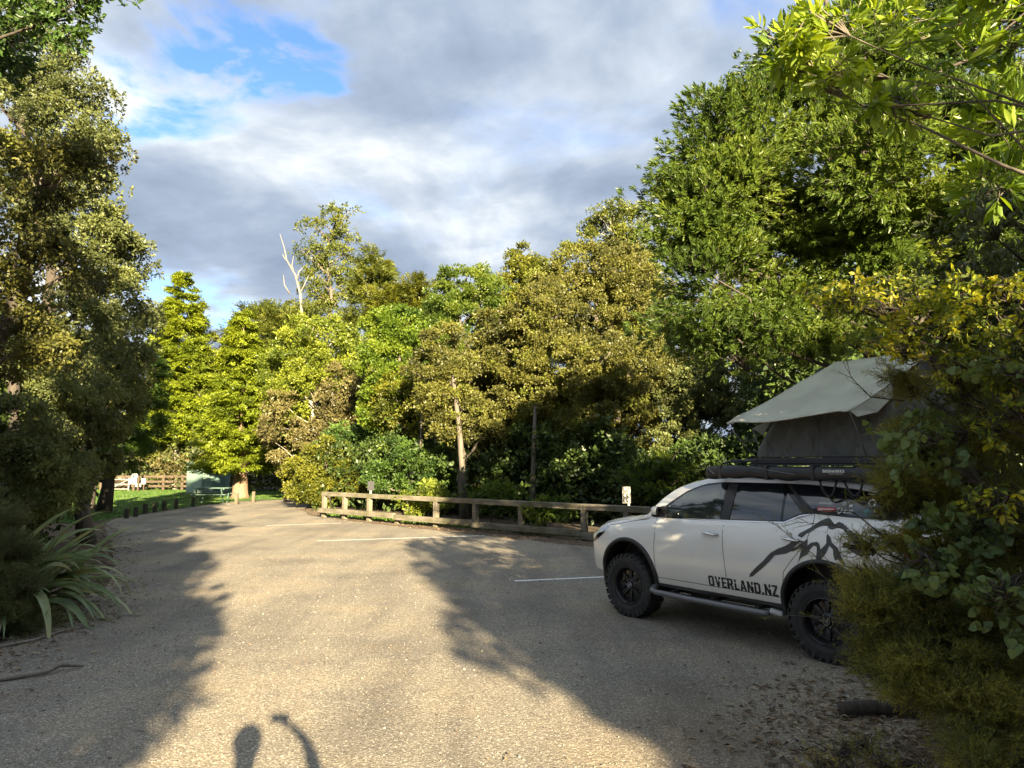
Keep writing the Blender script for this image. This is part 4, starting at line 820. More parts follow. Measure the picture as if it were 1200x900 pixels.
def ysurf(x, z):
    i = int(np.clip(np.searchsorted(XS, x) - 1, 0, len(XS) - 2)); t_ = (x - XS[i]) / (XS[i + 1] - XS[i]); r = []
    for s_ in (SEC[i], SEC[i + 1]):
        q = np.array(s_[3:16]); r.append(np.interp(z, q[:, 1], q[:, 0]))
    return r[0] * (1 - t_) + r[1] * t_
bm = bmesh.new(); grid = []
for x, s_ in zip(XS, SEC):
    row = [bm.verts.new((x, p[0], p[1])) for p in s_]; row2 = [row[0]] + [bm.verts.new((x, -p[0], p[1])) for p in s_[1:-1]] + [row[-1]]; grid.append((row, row2))
for i in range(len(XS) - 1):
    for sd_ in (0, 1):
        a, b_ = grid[i][sd_], grid[i + 1][sd_]
        for k in range(NP_ - 1): bm.faces.new((a[k], a[k + 1], b_[k + 1], b_[k]))
for e_ in (0, -1):
    ring = grid[e_][0] + grid[e_][1][1:-1][::-1]; bm.faces.new(ring)
bmesh.ops.recalc_face_normals(bm, faces=bm.faces)
bme = bpy.data.meshes.new('body'); bm.to_mesh(bme); bm.free()
# wheel housings cut out of the shell
cut = MB()
ARC = 1.383
for sx in (1.383, -1.3725):
    for sy in (1, -1):
        R_ = .475; pr = [(R_ * math.cos(w), .525 + R_ * math.sin(w) * (1.0 if math.sin(w) > 0 else 1)) for w in np.linspace(-.55, math.pi + .55, 30)]
        pr = [(pr[0][0] * 1.0, .2)] + pr + [(pr[-1][0], .2)]
        n0 = len(cut.v); y0, y1 = sy * .50, sy * 1.2
        vs_ = [(sx + a, y0, z) for a, z in pr] + [(sx + a, y1, z) for a, z in pr]; k = len(pr)
        cut.add(vs_, [list(range(k)), list(range(2 * k - 1, k - 1, -1))] + [[i, (i + 1) % k, k + (i + 1) % k, k + i] for i in range(k)])
co_ = cut.build('cutter', M_black)
bo = link('body', bme); bme.materials.append(M_paint)
md = bo.modifiers.new('b', 'BOOLEAN'); md.operation = 'DIFFERENCE'; md.solver = 'EXACT'; md.object = co_
bpy.context.view_layer.update()
ev = bo.evaluated_get(bpy.context.evaluated_depsgraph_get()); nm = bpy.data.meshes.new_from_object(ev); bo.modifiers.clear(); bo.data = nm; nm.name = 'body'
nm.materials.clear(); nm.materials.append(M_paint); nm.polygons.foreach_set('material_index', [0] * len(nm.polygons)); nm.shade_smooth(); nm.set_sharp_from_angle(angle=R(32))
bpy.data.objects.remove(co_); bo.parent = car

def panel(name, poly, mat, off=.004, sides=(1,), parent=car, holes=(), cuts=.07, fn=None):
    """flat outline in (x,z) laid on the body side, following its curvature"""
    cu = bpy.data.curves.new('t', 'CURVE'); cu.dimensions = '2D'; cu.fill_mode = 'BOTH'
    polys = poly if isinstance(poly[0][0], (list, tuple, np.ndarray)) else [poly]
    for pl in list(polys) + list(holes):
        s_ = cu.splines.new('POLY'); s_.points.add(len(pl) - 1); s_.use_cyclic_u = True
        for i, (a, c) in enumerate(pl): s_.points[i].co = (a, c, 0, 1)
    ob = bpy.data.objects.new('t', cu); me = bpy.data.meshes.new_from_object(ob); bpy.data.objects.remove(ob); bpy.data.curves.remove(cu)
    bm = bmesh.new(); bm.from_mesh(me); bpy.data.meshes.remove(me)
    bmesh.ops.remove_doubles(bm, verts=bm.verts, dist=1e-5)
    for _ in range(3):
        es = [e for e in bm.edges if e.calc_length() > cuts]
        if not es: break
        bmesh.ops.subdivide_edges(bm, edges=es, cuts=1); bmesh.ops.triangulate(bm, faces=bm.faces)
    out = bpy.data.meshes.new(name); V = [v.co.copy() for v in bm.verts]; Fs = [[v.index for v in f.verts] for f in bm.faces]; bm.verts.index_update()
    Fs = [[v.index for v in f.verts] for f in bm.faces]; bm.free(); q = MB()
    f_ = fn or ysurf
    for sd_ in sides: q.add([(v.x, sd_ * (f_(v.x, v.y) + off), v.y) for v in V], Fs if sd_ < 0 else [f[::-1] for f in Fs])
    return q.build(name, mat, parent, smooth=True, fix=False)
def strip(pts, w):
    """outline polygon of a line of width w"""
    p = np.array(pts, float); d = np.gradient(p, axis=0); d /= np.linalg.norm(d, axis=1, keepdims=True); n = np.c_[-d[:, 1], d[:, 0]] * w / 2
    return [tuple(q) for q in (p + n)] + [tuple(q) for q in (p - n)[::-1]]
def dense(pts, step=.05):
    o = []
    for a, b_ in zip(pts[:-1], pts[1:]):
        a = np.array(a); b_ = np.array(b_); k = max(1, int(np.linalg.norm(b_ - a) / step)); o += [a + (b_ - a) * i / k for i in range(k)]
    return np.array(o + [np.array(pts[-1])])
# black surround of the side glass
band = [(.86, 1.335), (.80, 1.46), (.70, 1.535), (.49, 1.675), (.29, 1.752), (.19, 1.776), (0, 1.797), (-.30, 1.80), (-.82, 1.802), (-1.15, 1.796), (-1.6, 1.765), (-1.95, 1.715), (-2.13, 1.60), (-2.2, 1.47), (-1.9, 1.472), (-1.60, 1.478), (-1.25, 1.492), (-1.10, 1.470), (-.93, 1.388), (-.3, 1.366), (.3, 1.349)]
for s_ in (1, -1):
    panel('window_surround', band, M_gblack, .0025, (s_,))
    w = panel('window', [(.72, 1.35), (.69, 1.495), (.49, 1.648), (.30, 1.725), (.21, 1.748), (-.002, 1.772), (-.096, 1.775), (-.075, 1.362)], M_glassf, .005, (s_,)); tag(w, 'front door window')
    w = panel('window', [(-.225, 1.372), (-.268, 1.774), (-.80, 1.778), (-.868, 1.72), (-.875, 1.398)], M_glass, .005, (s_,))
    w = panel('window', [(-.902, 1.70), (-1.125, 1.491), (-1.09, 1.485), (-.93, 1.408), (-.905, 1.402)], M_glass, .005, (s_,))
    w = panel('window', [(-.955, 1.775), (-1.15, 1.772), (-1.36, 1.755), (-1.6, 1.742), (-1.93, 1.69), (-2.10, 1.58), (-2.15, 1.49), (-1.9, 1.488), (-1.62, 1.492), (-1.27, 1.502)], M_glass, .005, (s_,))
    panel('pillar_trim', [(-.885, 1.785), (-.93, 1.787), (-1.225, 1.50), (-1.165, 1.50)], M_black, .0075, (s_,))
    panel('pillar_trim', [(-.100, 1.365), (-.212, 1.37), (-.255, 1.782), (-.118, 1.782)], M_black, .0075, (s_,))
    panel('belt_trim', strip(dense([(.84, 1.334), (.3, 1.341), (-.3, 1.358), (-.92, 1.382), (-1.105, 1.466), (-1.25, 1.488)]), .012), M_chrome, .006, (s_,))
    sm_ = MB()
    seams = [[(.895, 1.32), (.885, 1.13), (.902, .96), (.892, .70), (.862, .56)], [(-.164, 1.352), (-.147, 1.235), (-.155, 1.01), (-.185, .75), (-.19, .585)],
             [(-.19, 1.80), (-.225, 1.365)], [(-1.262, 1.487), (-1.258, 1.35), (-1.19, 1.18), (-1.02, .98), (-.93, .86), (-.90, .60)], [(.86, .575), (0, .575), (-.88, .575)],
             [(-1.57, 1.26), (-1.60, 1.29), (-1.72, 1.30), (-1.75, 1.27), (-1.75, 1.12), (-1.70, 1.09), (-1.6, 1.09), (-1.57, 1.13), (-1.57, 1.26)],
             [(1.02, 1.30), (1.3, 1.255), (1.55, 1.205), (1.75, 1.175)]]
    for j, sp_ in enumerate(seams): panel('panel_gap', strip(dense(sp_), .007), M_seam, .0012, (s_,))
    # headlamp and tail lamp wrap
    panel('headlight', [(1.72, 1.165), (1.85, 1.165), (1.98, 1.12), (2.08, 1.05), (2.16, .965), (2.17, .90), (2.08, .925), (1.95, .99), (1.83, 1.06)], M_lens, .004, (s_,))
    panel('headlight_bezel', [(1.80, 1.10), (1.95, 1.05), (2.09, .965), (2.15, .905), (2.08, .92), (1.95, .985), (1.84, 1.05)], M_gblack, .007, (s_,))
    panel('tail_light', [(-1.98, 1.30), (-2.0, 1.335), (-2.32, 1.30), (-2.345, 1.12), (-2.25, 1.10), (-2.15, 1.19)], M_tail, .004, (s_,))
    panel('bumper_trim', strip(dense([(-1.93, .80), (-2.15, .74), (-2.33, .72)]), .03), M_black, .004, (s_,))
# windscreen and rear glass follow the shell
def skin(name, x0, x1, k0, mat, off):
    xs_ = [x for x in XS if x0 <= x <= x1]; q = MB(); row = []
    for x in xs_:
        s_ = sect(x)[k0:]; row.append([(x, p[0] * .975, p[1] + off) for p in s_] + [(x, -p[0] * .975, p[1] + off) for p in s_[:-1][::-1]])
    m = len(row[0]); q.add([p for r_ in row for p in r_], [(i * m + j, i * m + j + 1, (i + 1) * m + j + 1, (i + 1) * m + j) for i in range(len(row) - 1) for j in range(m - 1)])
    return q.build(name, mat, car, smooth=True, fix=True)
skin('windscreen', .30, 1.045, 16, M_glassf, .006); skin('rear_window', -2.30, -2.09, 16, M_glass, .006)
# graphics measured off the door
SW = [(-.496, .747), (-.513, .79), (-.60, .875), (-.691, .951), (-.738, 1.003), (-.78, 1.045), (-.873, 1.10), (-.97, 1.141), (-1.046, 1.194), (-1.11, 1.226), (-1.137, 1.197), (-1.07, 1.135), (-1.06, 1.10), (-.967, 1.055), (-.835, 1.025), (-.765, .95), (-.66, .855), (-.549, .766)]
RG = [(-1.106, 1.256), (-1.125, 1.283), (-1.199, 1.325), (-1.249, 1.359), (-1.317, 1.414), (-1.38, 1.448), (-1.419, 1.461), (-1.443, 1.442), (-1.493, 1.401), (-1.531, 1.428), (-1.575, 1.416), (-1.645, 1.367), (-1.735, 1.315), (-1.775, 1.28), (-1.81, 1.235), (-1.84, 1.16), (-1.85, 1.08), (-1.80, 1.13), (-1.726, 1.209), (-1.667, 1.281), (-1.62, 1.331), (-1.562, 1.366), (-1.521, 1.363), (-1.481, 1.345), (-1.448, 1.353), (-1.411, 1.38), (-1.368, 1.377), (-1.307, 1.348), (-1.247, 1.303), (-1.205, 1.284), (-1.154, 1.239)]
LO = [(-1.045, 1.108), (-1.223, 1.235), (-1.221, 1.164), (-1.261, 1.198), (-1.326, 1.213), (-1.35, 1.195), (-1.366, 1.137), (-1.425, 1.202), (-1.426, 1.281), (-1.439, 1.302), (-1.471, 1.265), (-1.487, 1.217), (-1.545, 1.173), (-1.587, 1.079), (-1.625, 1.004), (-1.595, 1.011), (-1.545, 1.055), (-1.513, 1.041), (-1.499, 1.089), (-1.496, 1.149), (-1.459, 1.185), (-1.431, 1.123), (-1.396, 1.069), (-1.351, 1.024), (-1.308, 1.019), (-1.322, 1.112), (-1.321, 1.163), (-1.287, 1.17), (-1.245, 1.125), (-1.221, 1.071), (-1.163, 1.045), (-1.128, 1.01), (-1.1, .955), (-1.142, 1.095), (-1.155, 1.137), (-1.045, 1.083)]
TH = [(-1.585, 1.187), (-1.632, 1.23), (-1.686, 1.205), (-1.802, 1.149), (-1.79, 1.10), (-1.751, 1.115), (-1.712, 1.131), (-1.649, 1.173)]
for s_ in (1, -1): tag(panel('mountain_graphic', [SW, RG, LO, TH], M_greydecal, .0035, (s_,), cuts=.1), 'black brush-stroke mountain range graphic')
def lett(ch):
    s = .19
    def r(a, b_, c, d): return [(a, b_), (c, b_), (c, d), (a, d)]
    O = [(.14, 0), (.46, 0), (.6, .12), (.6, .88), (.46, 1), (.14, 1), (0, .88), (0, .12)]; Oi = [(.24, .17), (.2, .21), (.2, .79), (.24, .83), (.36, .83), (.4, .79), (.4, .21), (.36, .17)]
    return {'O': [O, Oi], 'V': [[(.21, 0), (.41, 0), (.62, 1), (.42, 1), (.31, .36), (.2, 1), (0, 1)]],
            'E': [[(0, 0), (.5, 0), (.5, .17), (.2, .17), (.2, .42), (.45, .42), (.45, .58), (.2, .58), (.2, .83), (.5, .83), (.5, 1), (0, 1)]],
            'R': [[(0, 0), (.2, 0), (.2, .38), (.28, .38), (.4, 0), (.62, 0), (.47, .43), (.58, .53), (.58, .9), (.46, 1), (0, 1)], [(.2, .54), (.2, .84), (.34, .84), (.38, .8), (.38, .58), (.34, .54)]],
            'L': [[(0, 0), (.48, 0), (.48, .17), (.2, .17), (.2, 1), (0, 1)]],
            'A': [[(0, 0), (.19, 0), (.225, .2), (.395, .2), (.43, 0), (.62, 0), (.43, 1), (.19, 1)], [(.25, .36), (.31, .74), (.37, .36)]],
            'N': [[(0, 0), (.19, 0), (.19, .55), (.40, 0), (.6, 0), (.6, 1), (.41, 1), (.41, .45), (.2, 1), (0, 1)]],
            'D': [[(0, 0), (.44, 0), (.6, .14), (.6, .86), (.44, 1), (0, 1)], [(.2, .17), (.2, .83), (.35, .83), (.4, .78), (.4, .22), (.35, .17)]],
            'Z': [[(0, 0), (.54, 0), (.54, .17), (.23, .17), (.54, .83), (.54, 1), (.02, 1), (.02, .83), (.31, .83), (0, .17)]],
            'C': [[(.14, 0), (.46, 0), (.6, .12), (.6, .35), (.4, .35), (.4, .17), (.2, .17), (.2, .83), (.4, .83), (.4, .65), (.6, .65), (.6, .88), (.46, 1), (.14, 1), (0, .88), (0, .12)]],
            'B': [[(0, 0), (.46, 0), (.58, .1), (.58, .45), (.5, .51), (.56, .57), (.56, .9), (.45, 1), (0, 1)], [(.2, .17), (.2, .42), (.38, .42), (.38, .17)], [(.2, .58), (.2, .84), (.36, .84), (.36, .58)]],
            'U': [[(.14, 0), (.46, 0), (.6, .12), (.6, 1), (.4, 1), (.4, .17), (.2, .17), (.2, 1), (0, 1), (0, .12)]],
            'S': [[(0, 0), (.46, 0), (.58, .12), (.58, .5), (.48, .59), (.2, .59), (.2, .83), (.56, .83), (.56, 1), (.12, 1), (0, .88), (0, .52), (.1, .42), (.38, .42), (.38, .17), (0, .17)]],
            'H': [[(0, 0), (.2, 0), (.2, .42), (.4, .42), (.4, 0), (.6, 0), (.6, 1), (.4, 1), (.4, .59), (.2, .59), (.2, 1), (0, 1)]],
            'W': [[(.12, 0), (.32, 0), (.41, .5), (.5, 0), (.7, 0), (.82, 1), (.64, 1), (.58, .42), (.5, .85), (.32, .85), (.24, .42), (.18, 1), (0, 1)]],
            'K': [[(0, 0), (.2, 0), (.2, .36), (.27, .46), (.4, 0), (.62, 0), (.4, .62), (.6, 1), (.38, 1), (.2, .64), (.2, 1), (0, 1)]],
            'M': [[(0, 0), (.18, 0), (.18, .5), (.32, .2), (.42, .2), (.56, .5), (.56, 0), (.74, 0), (.74, 1), (.56, 1), (.37, .55), (.18, 1), (0, 1)]],
            'T': [[(.2, 0), (.4, 0), (.4, .83), (.6, .83), (.6, 1), (0, 1), (0, .83), (.2, .83)]], 'I': [[(0, 0), (.2, 0), (.2, 1), (0, 1)]],
            '.': [[(0, 0), (.2, 0), (.2, .2), (0, .2)]], ' ': []}[ch]
def text_polys(s, x0, z0, wtot, h, sgn=-1):
    """reads left to right as seen from outside; sgn=-1 on the left flank (x runs backwards)"""
    P = []; X = 0
    for ch in s:
        l = lett(ch); wd = max((p[0] for q in l for p in q), default=.3); P += [[(p[0] + X, p[1]) for p in q] for q in l]; X += wd + .09
    X -= .09; k = wtot / X
    return [[(x0 + sgn * p[0] * k, z0 + p[1] * h) for p in q] for q in P]
panel('lettering', text_polys('OVERLAND.NZ', .072, .605 - .028, .915, .122), M_decal, .0035, (1,), cuts=.2)
panel('lettering', text_polys('OVERLAND.NZ', -.843, .577, .915, .122, 1), M_decal, .0035, (-1,), cuts=.2)
circ = lambda x, z, r, n=24: [(x + r * math.cos(k * 2 * math.pi / n), z + r * math.sin(k * 2 * math.pi / n)) for k in range(n)]
panel('sticker', [(-1.285, 1.523), (-1.285, 1.566), (-1.482, 1.566), (-1.482, 1.523)], M_red, .0075, (1,))
panel('sticker_text', text_polys('REDARC', -1.30, 1.532, .165, .024), M_wht, .0095, (1,), cuts=.3)
panel('sticker_text', text_polys('VISMART', -1.29, 1.598, .165, .022), M_wht, .0075, (1,), cuts=.3)
panel('sticker', [[(-1.495, 1.562), (-1.52, 1.572), (-1.553, 1.562), (-1.55, 1.53), (-1.523, 1.506), (-1.498, 1.53)], [(-1.503, 1.555), (-1.52, 1.562), (-1.545, 1.555), (-1.541, 1.532), (-1.523, 1.516), (-1.506, 1.532)]], M_wht, .0075, (1,), cuts=.3)
panel('sticker_text', text_polys('ACR', -1.565, 1.517, .10, .034), M_wht, .0075, (1,), cuts=.3)
panel('sticker', circ(-1.565, 1.61, .022), M_greyv, .0075, (1,)); panel('sticker', [(-1.615, 1.585), (-1.615, 1.61), (-1.648, 1.605), (-1.648, 1.58)], M_wht, .0075, (1,))
panel('sticker', [circ(-1.835, 1.628, .040), circ(-1.835, 1.628, .023)], M_wht, .0075, (1,), cuts=.3); panel('sticker', circ(-1.80, 1.54, .034), M_teal, .0075, (1,)); panel('sticker', circ(-1.90, 1.545, .036), M_wht, .0075, (1,))
panel('sticker', [circ(-1.90, 1.545, .024), circ(-1.90, 1.545, .012)], M_red, .0095, (1,), cuts=.3)
# arch flares, liners
for sx, cxx in ((1, 1.383), (-1, -1.3725)):
    for s_ in (1, -1):
        ar = MB(); A_ = np.linspace(-.30, math.pi + .30, 44)
        def pr(rad, w): return (cxx + rad * math.cos(w), .525 + rad * math.sin(w))
        rows = []
        for w in A_:
            xi, zi = pr(.462, w); xo, zo = pr(.512, w); xm, zm = pr(.49, w); ys = min(ysurf(xm, min(max(zm, .5), 1.2)), .945)
            rows.append([(xo, s_ * (ysurf(xo, min(max(zo, .5), 1.2)) + .001), zo), (xm + (xo - xm) * .6, s_ * (ys + .018), zm + (zo - zm) * .6), (xi, s_ * (ys + .024), zi), (xi, s_ * (ys - .05), zi), (xi, s_ * .56, zi)])
        m_ = 5; ar.add([p for r_ in rows for p in r_], [(i * m_ + j, i * m_ + j + 1, (i + 1) * m_ + j + 1, (i + 1) * m_ + j) for i in range(len(rows) - 1) for j in range(m_ - 1)])
        ar.build('wheel_arch_flare', M_black, car, smooth=True)
        ln = MB(); K = 30; vs_ = [(cxx, s_ * .515, .5)] + [(cxx + .47 * math.cos(w), s_ * .515, .525 + .47 * math.sin(w)) for w in np.linspace(-.6, math.pi + .6, K)]
        ln.add(vs_, [(0, i + 1, i + 2) for i in range(K - 1)]); ln.build('wheel_well', M_black, car)
# wheels
def wheel(x, s_):
    yo = .935; zc_ = .408
    w = MB(); tw = .285; yc = yo - tw / 2
    prof = [(.232, -.128), (.262, -.14), (.31, -.146), (.36, -.142), (.385, -.130), (.400, -.112), (.402, -.05), (.402, .05), (.400, .112), (.385, .130), (.36, .142), (.31, .146), (.262, .14), (.245, .132), (.238, .124), (.235, .10)]
    root = empty('wheel', (x, s_ * yc, zc_), 0 if s_ > 0 else math.pi); root.parent = car
    w.lathe(prof, 72)
    for k in range(30):      # tread lugs
        a = 2 * math.pi * k / 30
        for row, (yy, wd, ln_, tw_) in enumerate([(-.112, .062, .062, .12), (-.038, .055, .05, -.3), (.038, .055, .05, .3), (.112, .062, .062, -.12)]):
            aa = a + (row % 2) * math.pi / 30; M = Matrix.Rotation(-aa, 3, 'Y')
            c = M @ Vector((.405, yy, 0)); q = MB(); q.box((0, 0, 0), (.014, wd, ln_), rx=tw_)
            w.add([Vector(c) + M @ Vector(v) for v in q.v], q.f)
        aa = a + math.pi / 60; M = Matrix.Rotation(-aa, 3, 'Y')       # shoulder blocks on the sidewall
        for sg in (1, -1):
            q = MB(); q.box((.372, sg * .136, 0), (.055, .018, .034)); w.add([M @ Vector(v) for v in q.v], q.f)
    w.lathe([(.300, .1455), (.302, .150), (.308, .150), (.310, .1455)], 72); w.lathe([(.250, .137), (.252, .143), (.258, .143), (.260, .139)], 72)
    w.build('tyre', M_rubber, root, angle=40)
    r_ = MB(); r_.lathe([(.243, .125), (.243, .138), (.232, .140), (.222, .128), (.212, .11), (.205, .04), (.205, -.12), (.22, -.125)], 64)
    r_.lathe([(.206, .052), (.19, .060), (.15, .050), (.11, .055), (.085, .07), (.05, .078), (.042, .10), (.0001, .102)], 64)
    r_.lathe([(.206, .046), (.0001, .040)], 48)
    for k in range(8):
        a = 2 * math.pi * k / 8; M = Matrix.Rotation(-a, 3, 'Y'); q = MB(); q.box((.145, .066, 0), (.125, .026, .05), bev=.006); r_.add([M @ Vector(v) for v in q.v], q.f)
        q = MB(); q.box((.225, .139, 0), (.010, .010, .010)); r_.add([M @ Vector(v) for v in q.v], q.f)
    r_.build('rim', M_rim, root, angle=35)
    for k in range(8):
        h = MB(); a = 2 * math.pi * (k + .5) / 8; M = Matrix.Rotation(-a, 3, 'Y'); q = MB(); q.box((.17, .058, 0), (.05, .006, .045)); h.add([M @ Vector(v) for v in q.v], q.f)
        h.build('vent_hole', M_gblack, root)
    c = MB(); c.lathe([(.040, .1025), (.036, .108), (.034, .104)], 32)
    for a, b_ in (((-.014, -.018), (-.014, .018)), ((.012, -.018), (.012, .018)), ((-.014, 0), (.012, 0))): c.tube([(a[0], .107, a[1]), (b_[0], .107, b_[1])], .0028, 5)
    c.build('hub_cap', M_silver, root)
    for k in range(6):
        a = 2 * math.pi * k / 6; c = MB(); c.lathe([(.009, .07), (.009, .095), (.0001, .097)], 8, c=(.066 * math.cos(a), 0, .066 * math.sin(a))); c.build('wheel_nut', M_alu, root)
for x in (1.3725, -1.3725):
    for s_ in (1, -1): wheel(x, s_)
# handles, mirrors, side steps, underbody, rear and front details
for s_ in (1, -1):
    for hx, hz in ((.022, 1.192), (-1.04, 1.212)):
        yb = ysurf(hx, hz); q = MB(); pts = [(hx + .12, s_ * (yb + .002), hz + .012), (hx + .085, s_ * (yb + .038), hz + .006), (hx, s_ * (yb + .045), hz), (hx - .085, s_ * (yb + .038), hz - .006), (hx - .12, s_ * (yb + .002), hz - .010)]
        q.tube(pts, [.012, .0155, .0165, .0155, .012], 10); q.build('door_handle', M_chrome, car, smooth=True)
        panel('handle_recess', circ(hx, hz - .004, .045, 20), M_greyv if False else M_paint, .0016, (s_,))
    q = MB(); bm = bmesh.new(); bmesh.ops.create_cube(bm, size=1); bmesh.ops.bevel(bm, geom=bm.edges[:], offset=.28, segments=5, affect='EDGES', profile=.5)
    V = [(.71 + v.co.x * .13 + .02 * (v.co.y), s_ * (1.035 + v.co.y * .19), 1.415 + v.co.z * .145 * (1 - .15 * v.co.y)) for v in bm.verts]; Fs = [[v.index for v in f.verts] for f in bm.faces]
    mi = []
    for f in bm.faces: c = f.calc_center_median(); mi.append(1 if (c.z < -.12 or c.x < -.30) else 0)
    bm.free(); n0 = len(q.v); q.v.extend([tuple(map(float, v)) for v in V]); q.f.extend(Fs); q.m.extend(mi)
    q.build('mirror', [M_white, M_gblack], car, smooth=True)
    q = MB(); q.tube([(.74, s_ * .875, 1.36), (.72, s_ * .96, 1.38)], [.03, .025], 8); q.build('mirror_arm', M_black, car, smooth=True)
    st = empty('side_step', (0, 0, 0)); st.parent = car
    q = MB(); q.box((0, s_ * .965, .415), (1.56, .11, .022), bev=.006)
    for k in range(22): q.box((.70 - k * .067, s_ * .965, .428), (.012, .09, .006))
    q.build('tread_plate', M_black, st)
    q = MB(); q.tube([(.90, s_ * .88, .455), (.895, s_ * .95, .447), (.875, s_ * 1.005, .43), (.80, s_ * 1.03, .412), (.3, s_ * 1.035, .405), (-.3, s_ * 1.035, .405), (-.74, s_ * 1.03, .405), (-.80, s_ * 1.015, .41)], [.034, .034, .036, .034, .032, .032, .032, .030], 12); q.build('step_tube', M_alu, st, smooth=True)
    q = MB(); q.box((-.86, s_ * .985, .43), (.13, .10, .045), bev=.015, ry=-.25, rz=s_ * .5); q.build('end_cap', M_silver, st, smooth=False)
    for bx_ in (.6, 0, -.6): q = MB(); q.box((bx_, s_ * .80, .43), (.05, .3, .035)); q.build('bracket', M_black, st)
    panel('sill_lower_panel', strip(dense([(.88, .485), (-.88, .485)]), .035), M_black, .003, (s_,))  # black lower panel under the door sill
q = MB(); q.box((-.1, 0, .40), (3.9, .95, .13), bev=.02); q.box((1.3725, 0, .40), (.12, 1.3, .12)); q.box((-1.3725, 0, .40), (.13, 1.3, .13)); q.box((-1.9, .2, .42), (.5, .6, .2), bev=.04); q.build('chassis', M_black, car)
q = MB(); q.box((2.245, 0, .88), (.10, .95, .30), bev=.03); q.box((2.215, 0, .60), (.12, 1.3, .12), bev=.03); q.build('grille', M_gblack, car)
q = MB()
for k in range(4): q.box((2.30, 0, .79 + k * .06), (.012, .86, .014))
q.build('grille_bar', M_chrome, car)
q = MB(); q.box((-2.395, 0, .66), (.10, 1.62, .20), bev=.04); q.build('rear_bumper', M_paint, car, smooth=False)
q = MB(); q.box((-2.41, 0, 1.02), (.02, .5, .13)); q.build('number_plate', M_wht, car)
for s_ in (1, -1):      # roof rails
    q = MB(); q.tube([(.05, s_ * .60, 1.86), (-.02, s_ * .60, 1.90), (-.9, s_ * .59, 1.905), (-1.75, s_ * .57, 1.87), (-1.85, s_ * .57, 1.82)], .016, 8); q.build('roof_rail', M_alu, car, smooth=True)
# roof rack
rk = empty('roof_rack', (0, 0, 0)); rk.parent = car
q = MB()
for s_ in (1, -1): q.box((-.9, s_ * .66, 1.955), (2.0, .04, .045), bev=.008)
q.build('side_rail', M_black, rk)
for k in range(7): q = MB(); q.box((.02 - k * .31, 0, 1.955), (.06, 1.28, .03)); q.build('slat', M_black, rk)
for s_ in (1, -1):
    for x in (0, -.9, -1.75): q = MB(); q.box((x, s_ * .62, 1.905), (.06, .05, .08), bev=.01); q.build('foot', M_black, rk)
    for x in (.02, -.95, -1.8):
        q = MB(); q.box((x, s_ * .72, 1.93), (.05, .12, .012)); q.box((x, s_ * .755, 1.95), (.05, .012, .09)); q.build('awning_bracket', M_black, rk)
# hanging cable loops over the cargo glass
for x0, x1, zb_ in ((-1.33, -1.52, 1.68), (-1.60, -1.80, 1.70)):
    q = MB(); q.tube([(x0 + (x1 - x0) * u, .83 - .02 * math.sin(u * 3.14), 1.87 - (1.87 - zb_) * math.sin(u * math.pi) ** .7) for u in np.linspace(0, 1, 14)], .012, 7); q.build('strap_loop', M_black, car, smooth=True)

# ------------------------------------------------------------------ awning bag along the left of the rack
M_pvc = plain('black_pvc', (.016, .017, .02), .42, noise=.3, nscale=6, bump=.35, bscale=9)
aw = empty('awning', (CARX, CARY, 0), math.pi / 2 - CARTH); tag(aw, 'long black rolled awning bag slung along the roof side of the white car', 'awning')
bm = bmesh.new(); n_ = 60; K = 14; q = MB(); rows = []
for i in range(n_ + 1):
    u = i / n_; x = .085 - 2.1 * u; sag = .006 * math.sin(u * 40) + .008 * math.sin(u * 13 + 1); e = min(1, min(u, 1 - u) * 40 + .8); r_ = []
    for k in range(K):
        a = 2 * math.pi * k / K; ca, sa = math.cos(a), math.sin(a); f = (abs(ca) ** 4 + abs(sa) ** 4) ** -.25
        r_.append((x, .835 + .068 * ca * f * e, 1.922 + (.072 + sag * (sa < 0)) * sa * f * e + .004 * math.sin(u * 25 + k)))
    rows.append(r_)
q.add([p for r_ in rows for p in r_], [(i * K + k, i * K + (k + 1) % K, (i + 1) * K + (k + 1) % K, (i + 1) * K + k) for i in range(n_) for k in range(K)] + [list(range(K)), list(range(n_ * K + K - 1, n_ * K - 1, -1))])
q.build('bag', M_pvc, aw, smooth=True)
for x in (-.12, -.75, -1.3): q = MB(); q.box((x, .835, 1.922), (.035, .152, .16), bev=.01); q.build('strap', M_black, aw)
q = MB(); q.tube([(.04, .906, 1.965), (-.05, .909, 1.90)], .004, 5); q.build('piping', M_alu, aw); q = MB(); q.tube([(-.55, .9075, 1.985), (-1.1, .909, 1.905)], .004, 5); q.build('piping', M_alu, aw)
_p = text_polys('BUSHWAKKA', -1.42, 1.932, .235, .030); panel('lettering', _p, M_wht, 0, (1,), parent=aw, cuts=.5, fn=lambda x, z: .9145)
_p = text_polys('EXTREME', -1.49, 1.914, .15, .010) if False else text_polys('OUTDOOR', -1.49, 1.914, .15, .010); panel('lettering', _p, M_greyv, 0, (1,), parent=aw, cuts=.5, fn=lambda x, z: .9145)

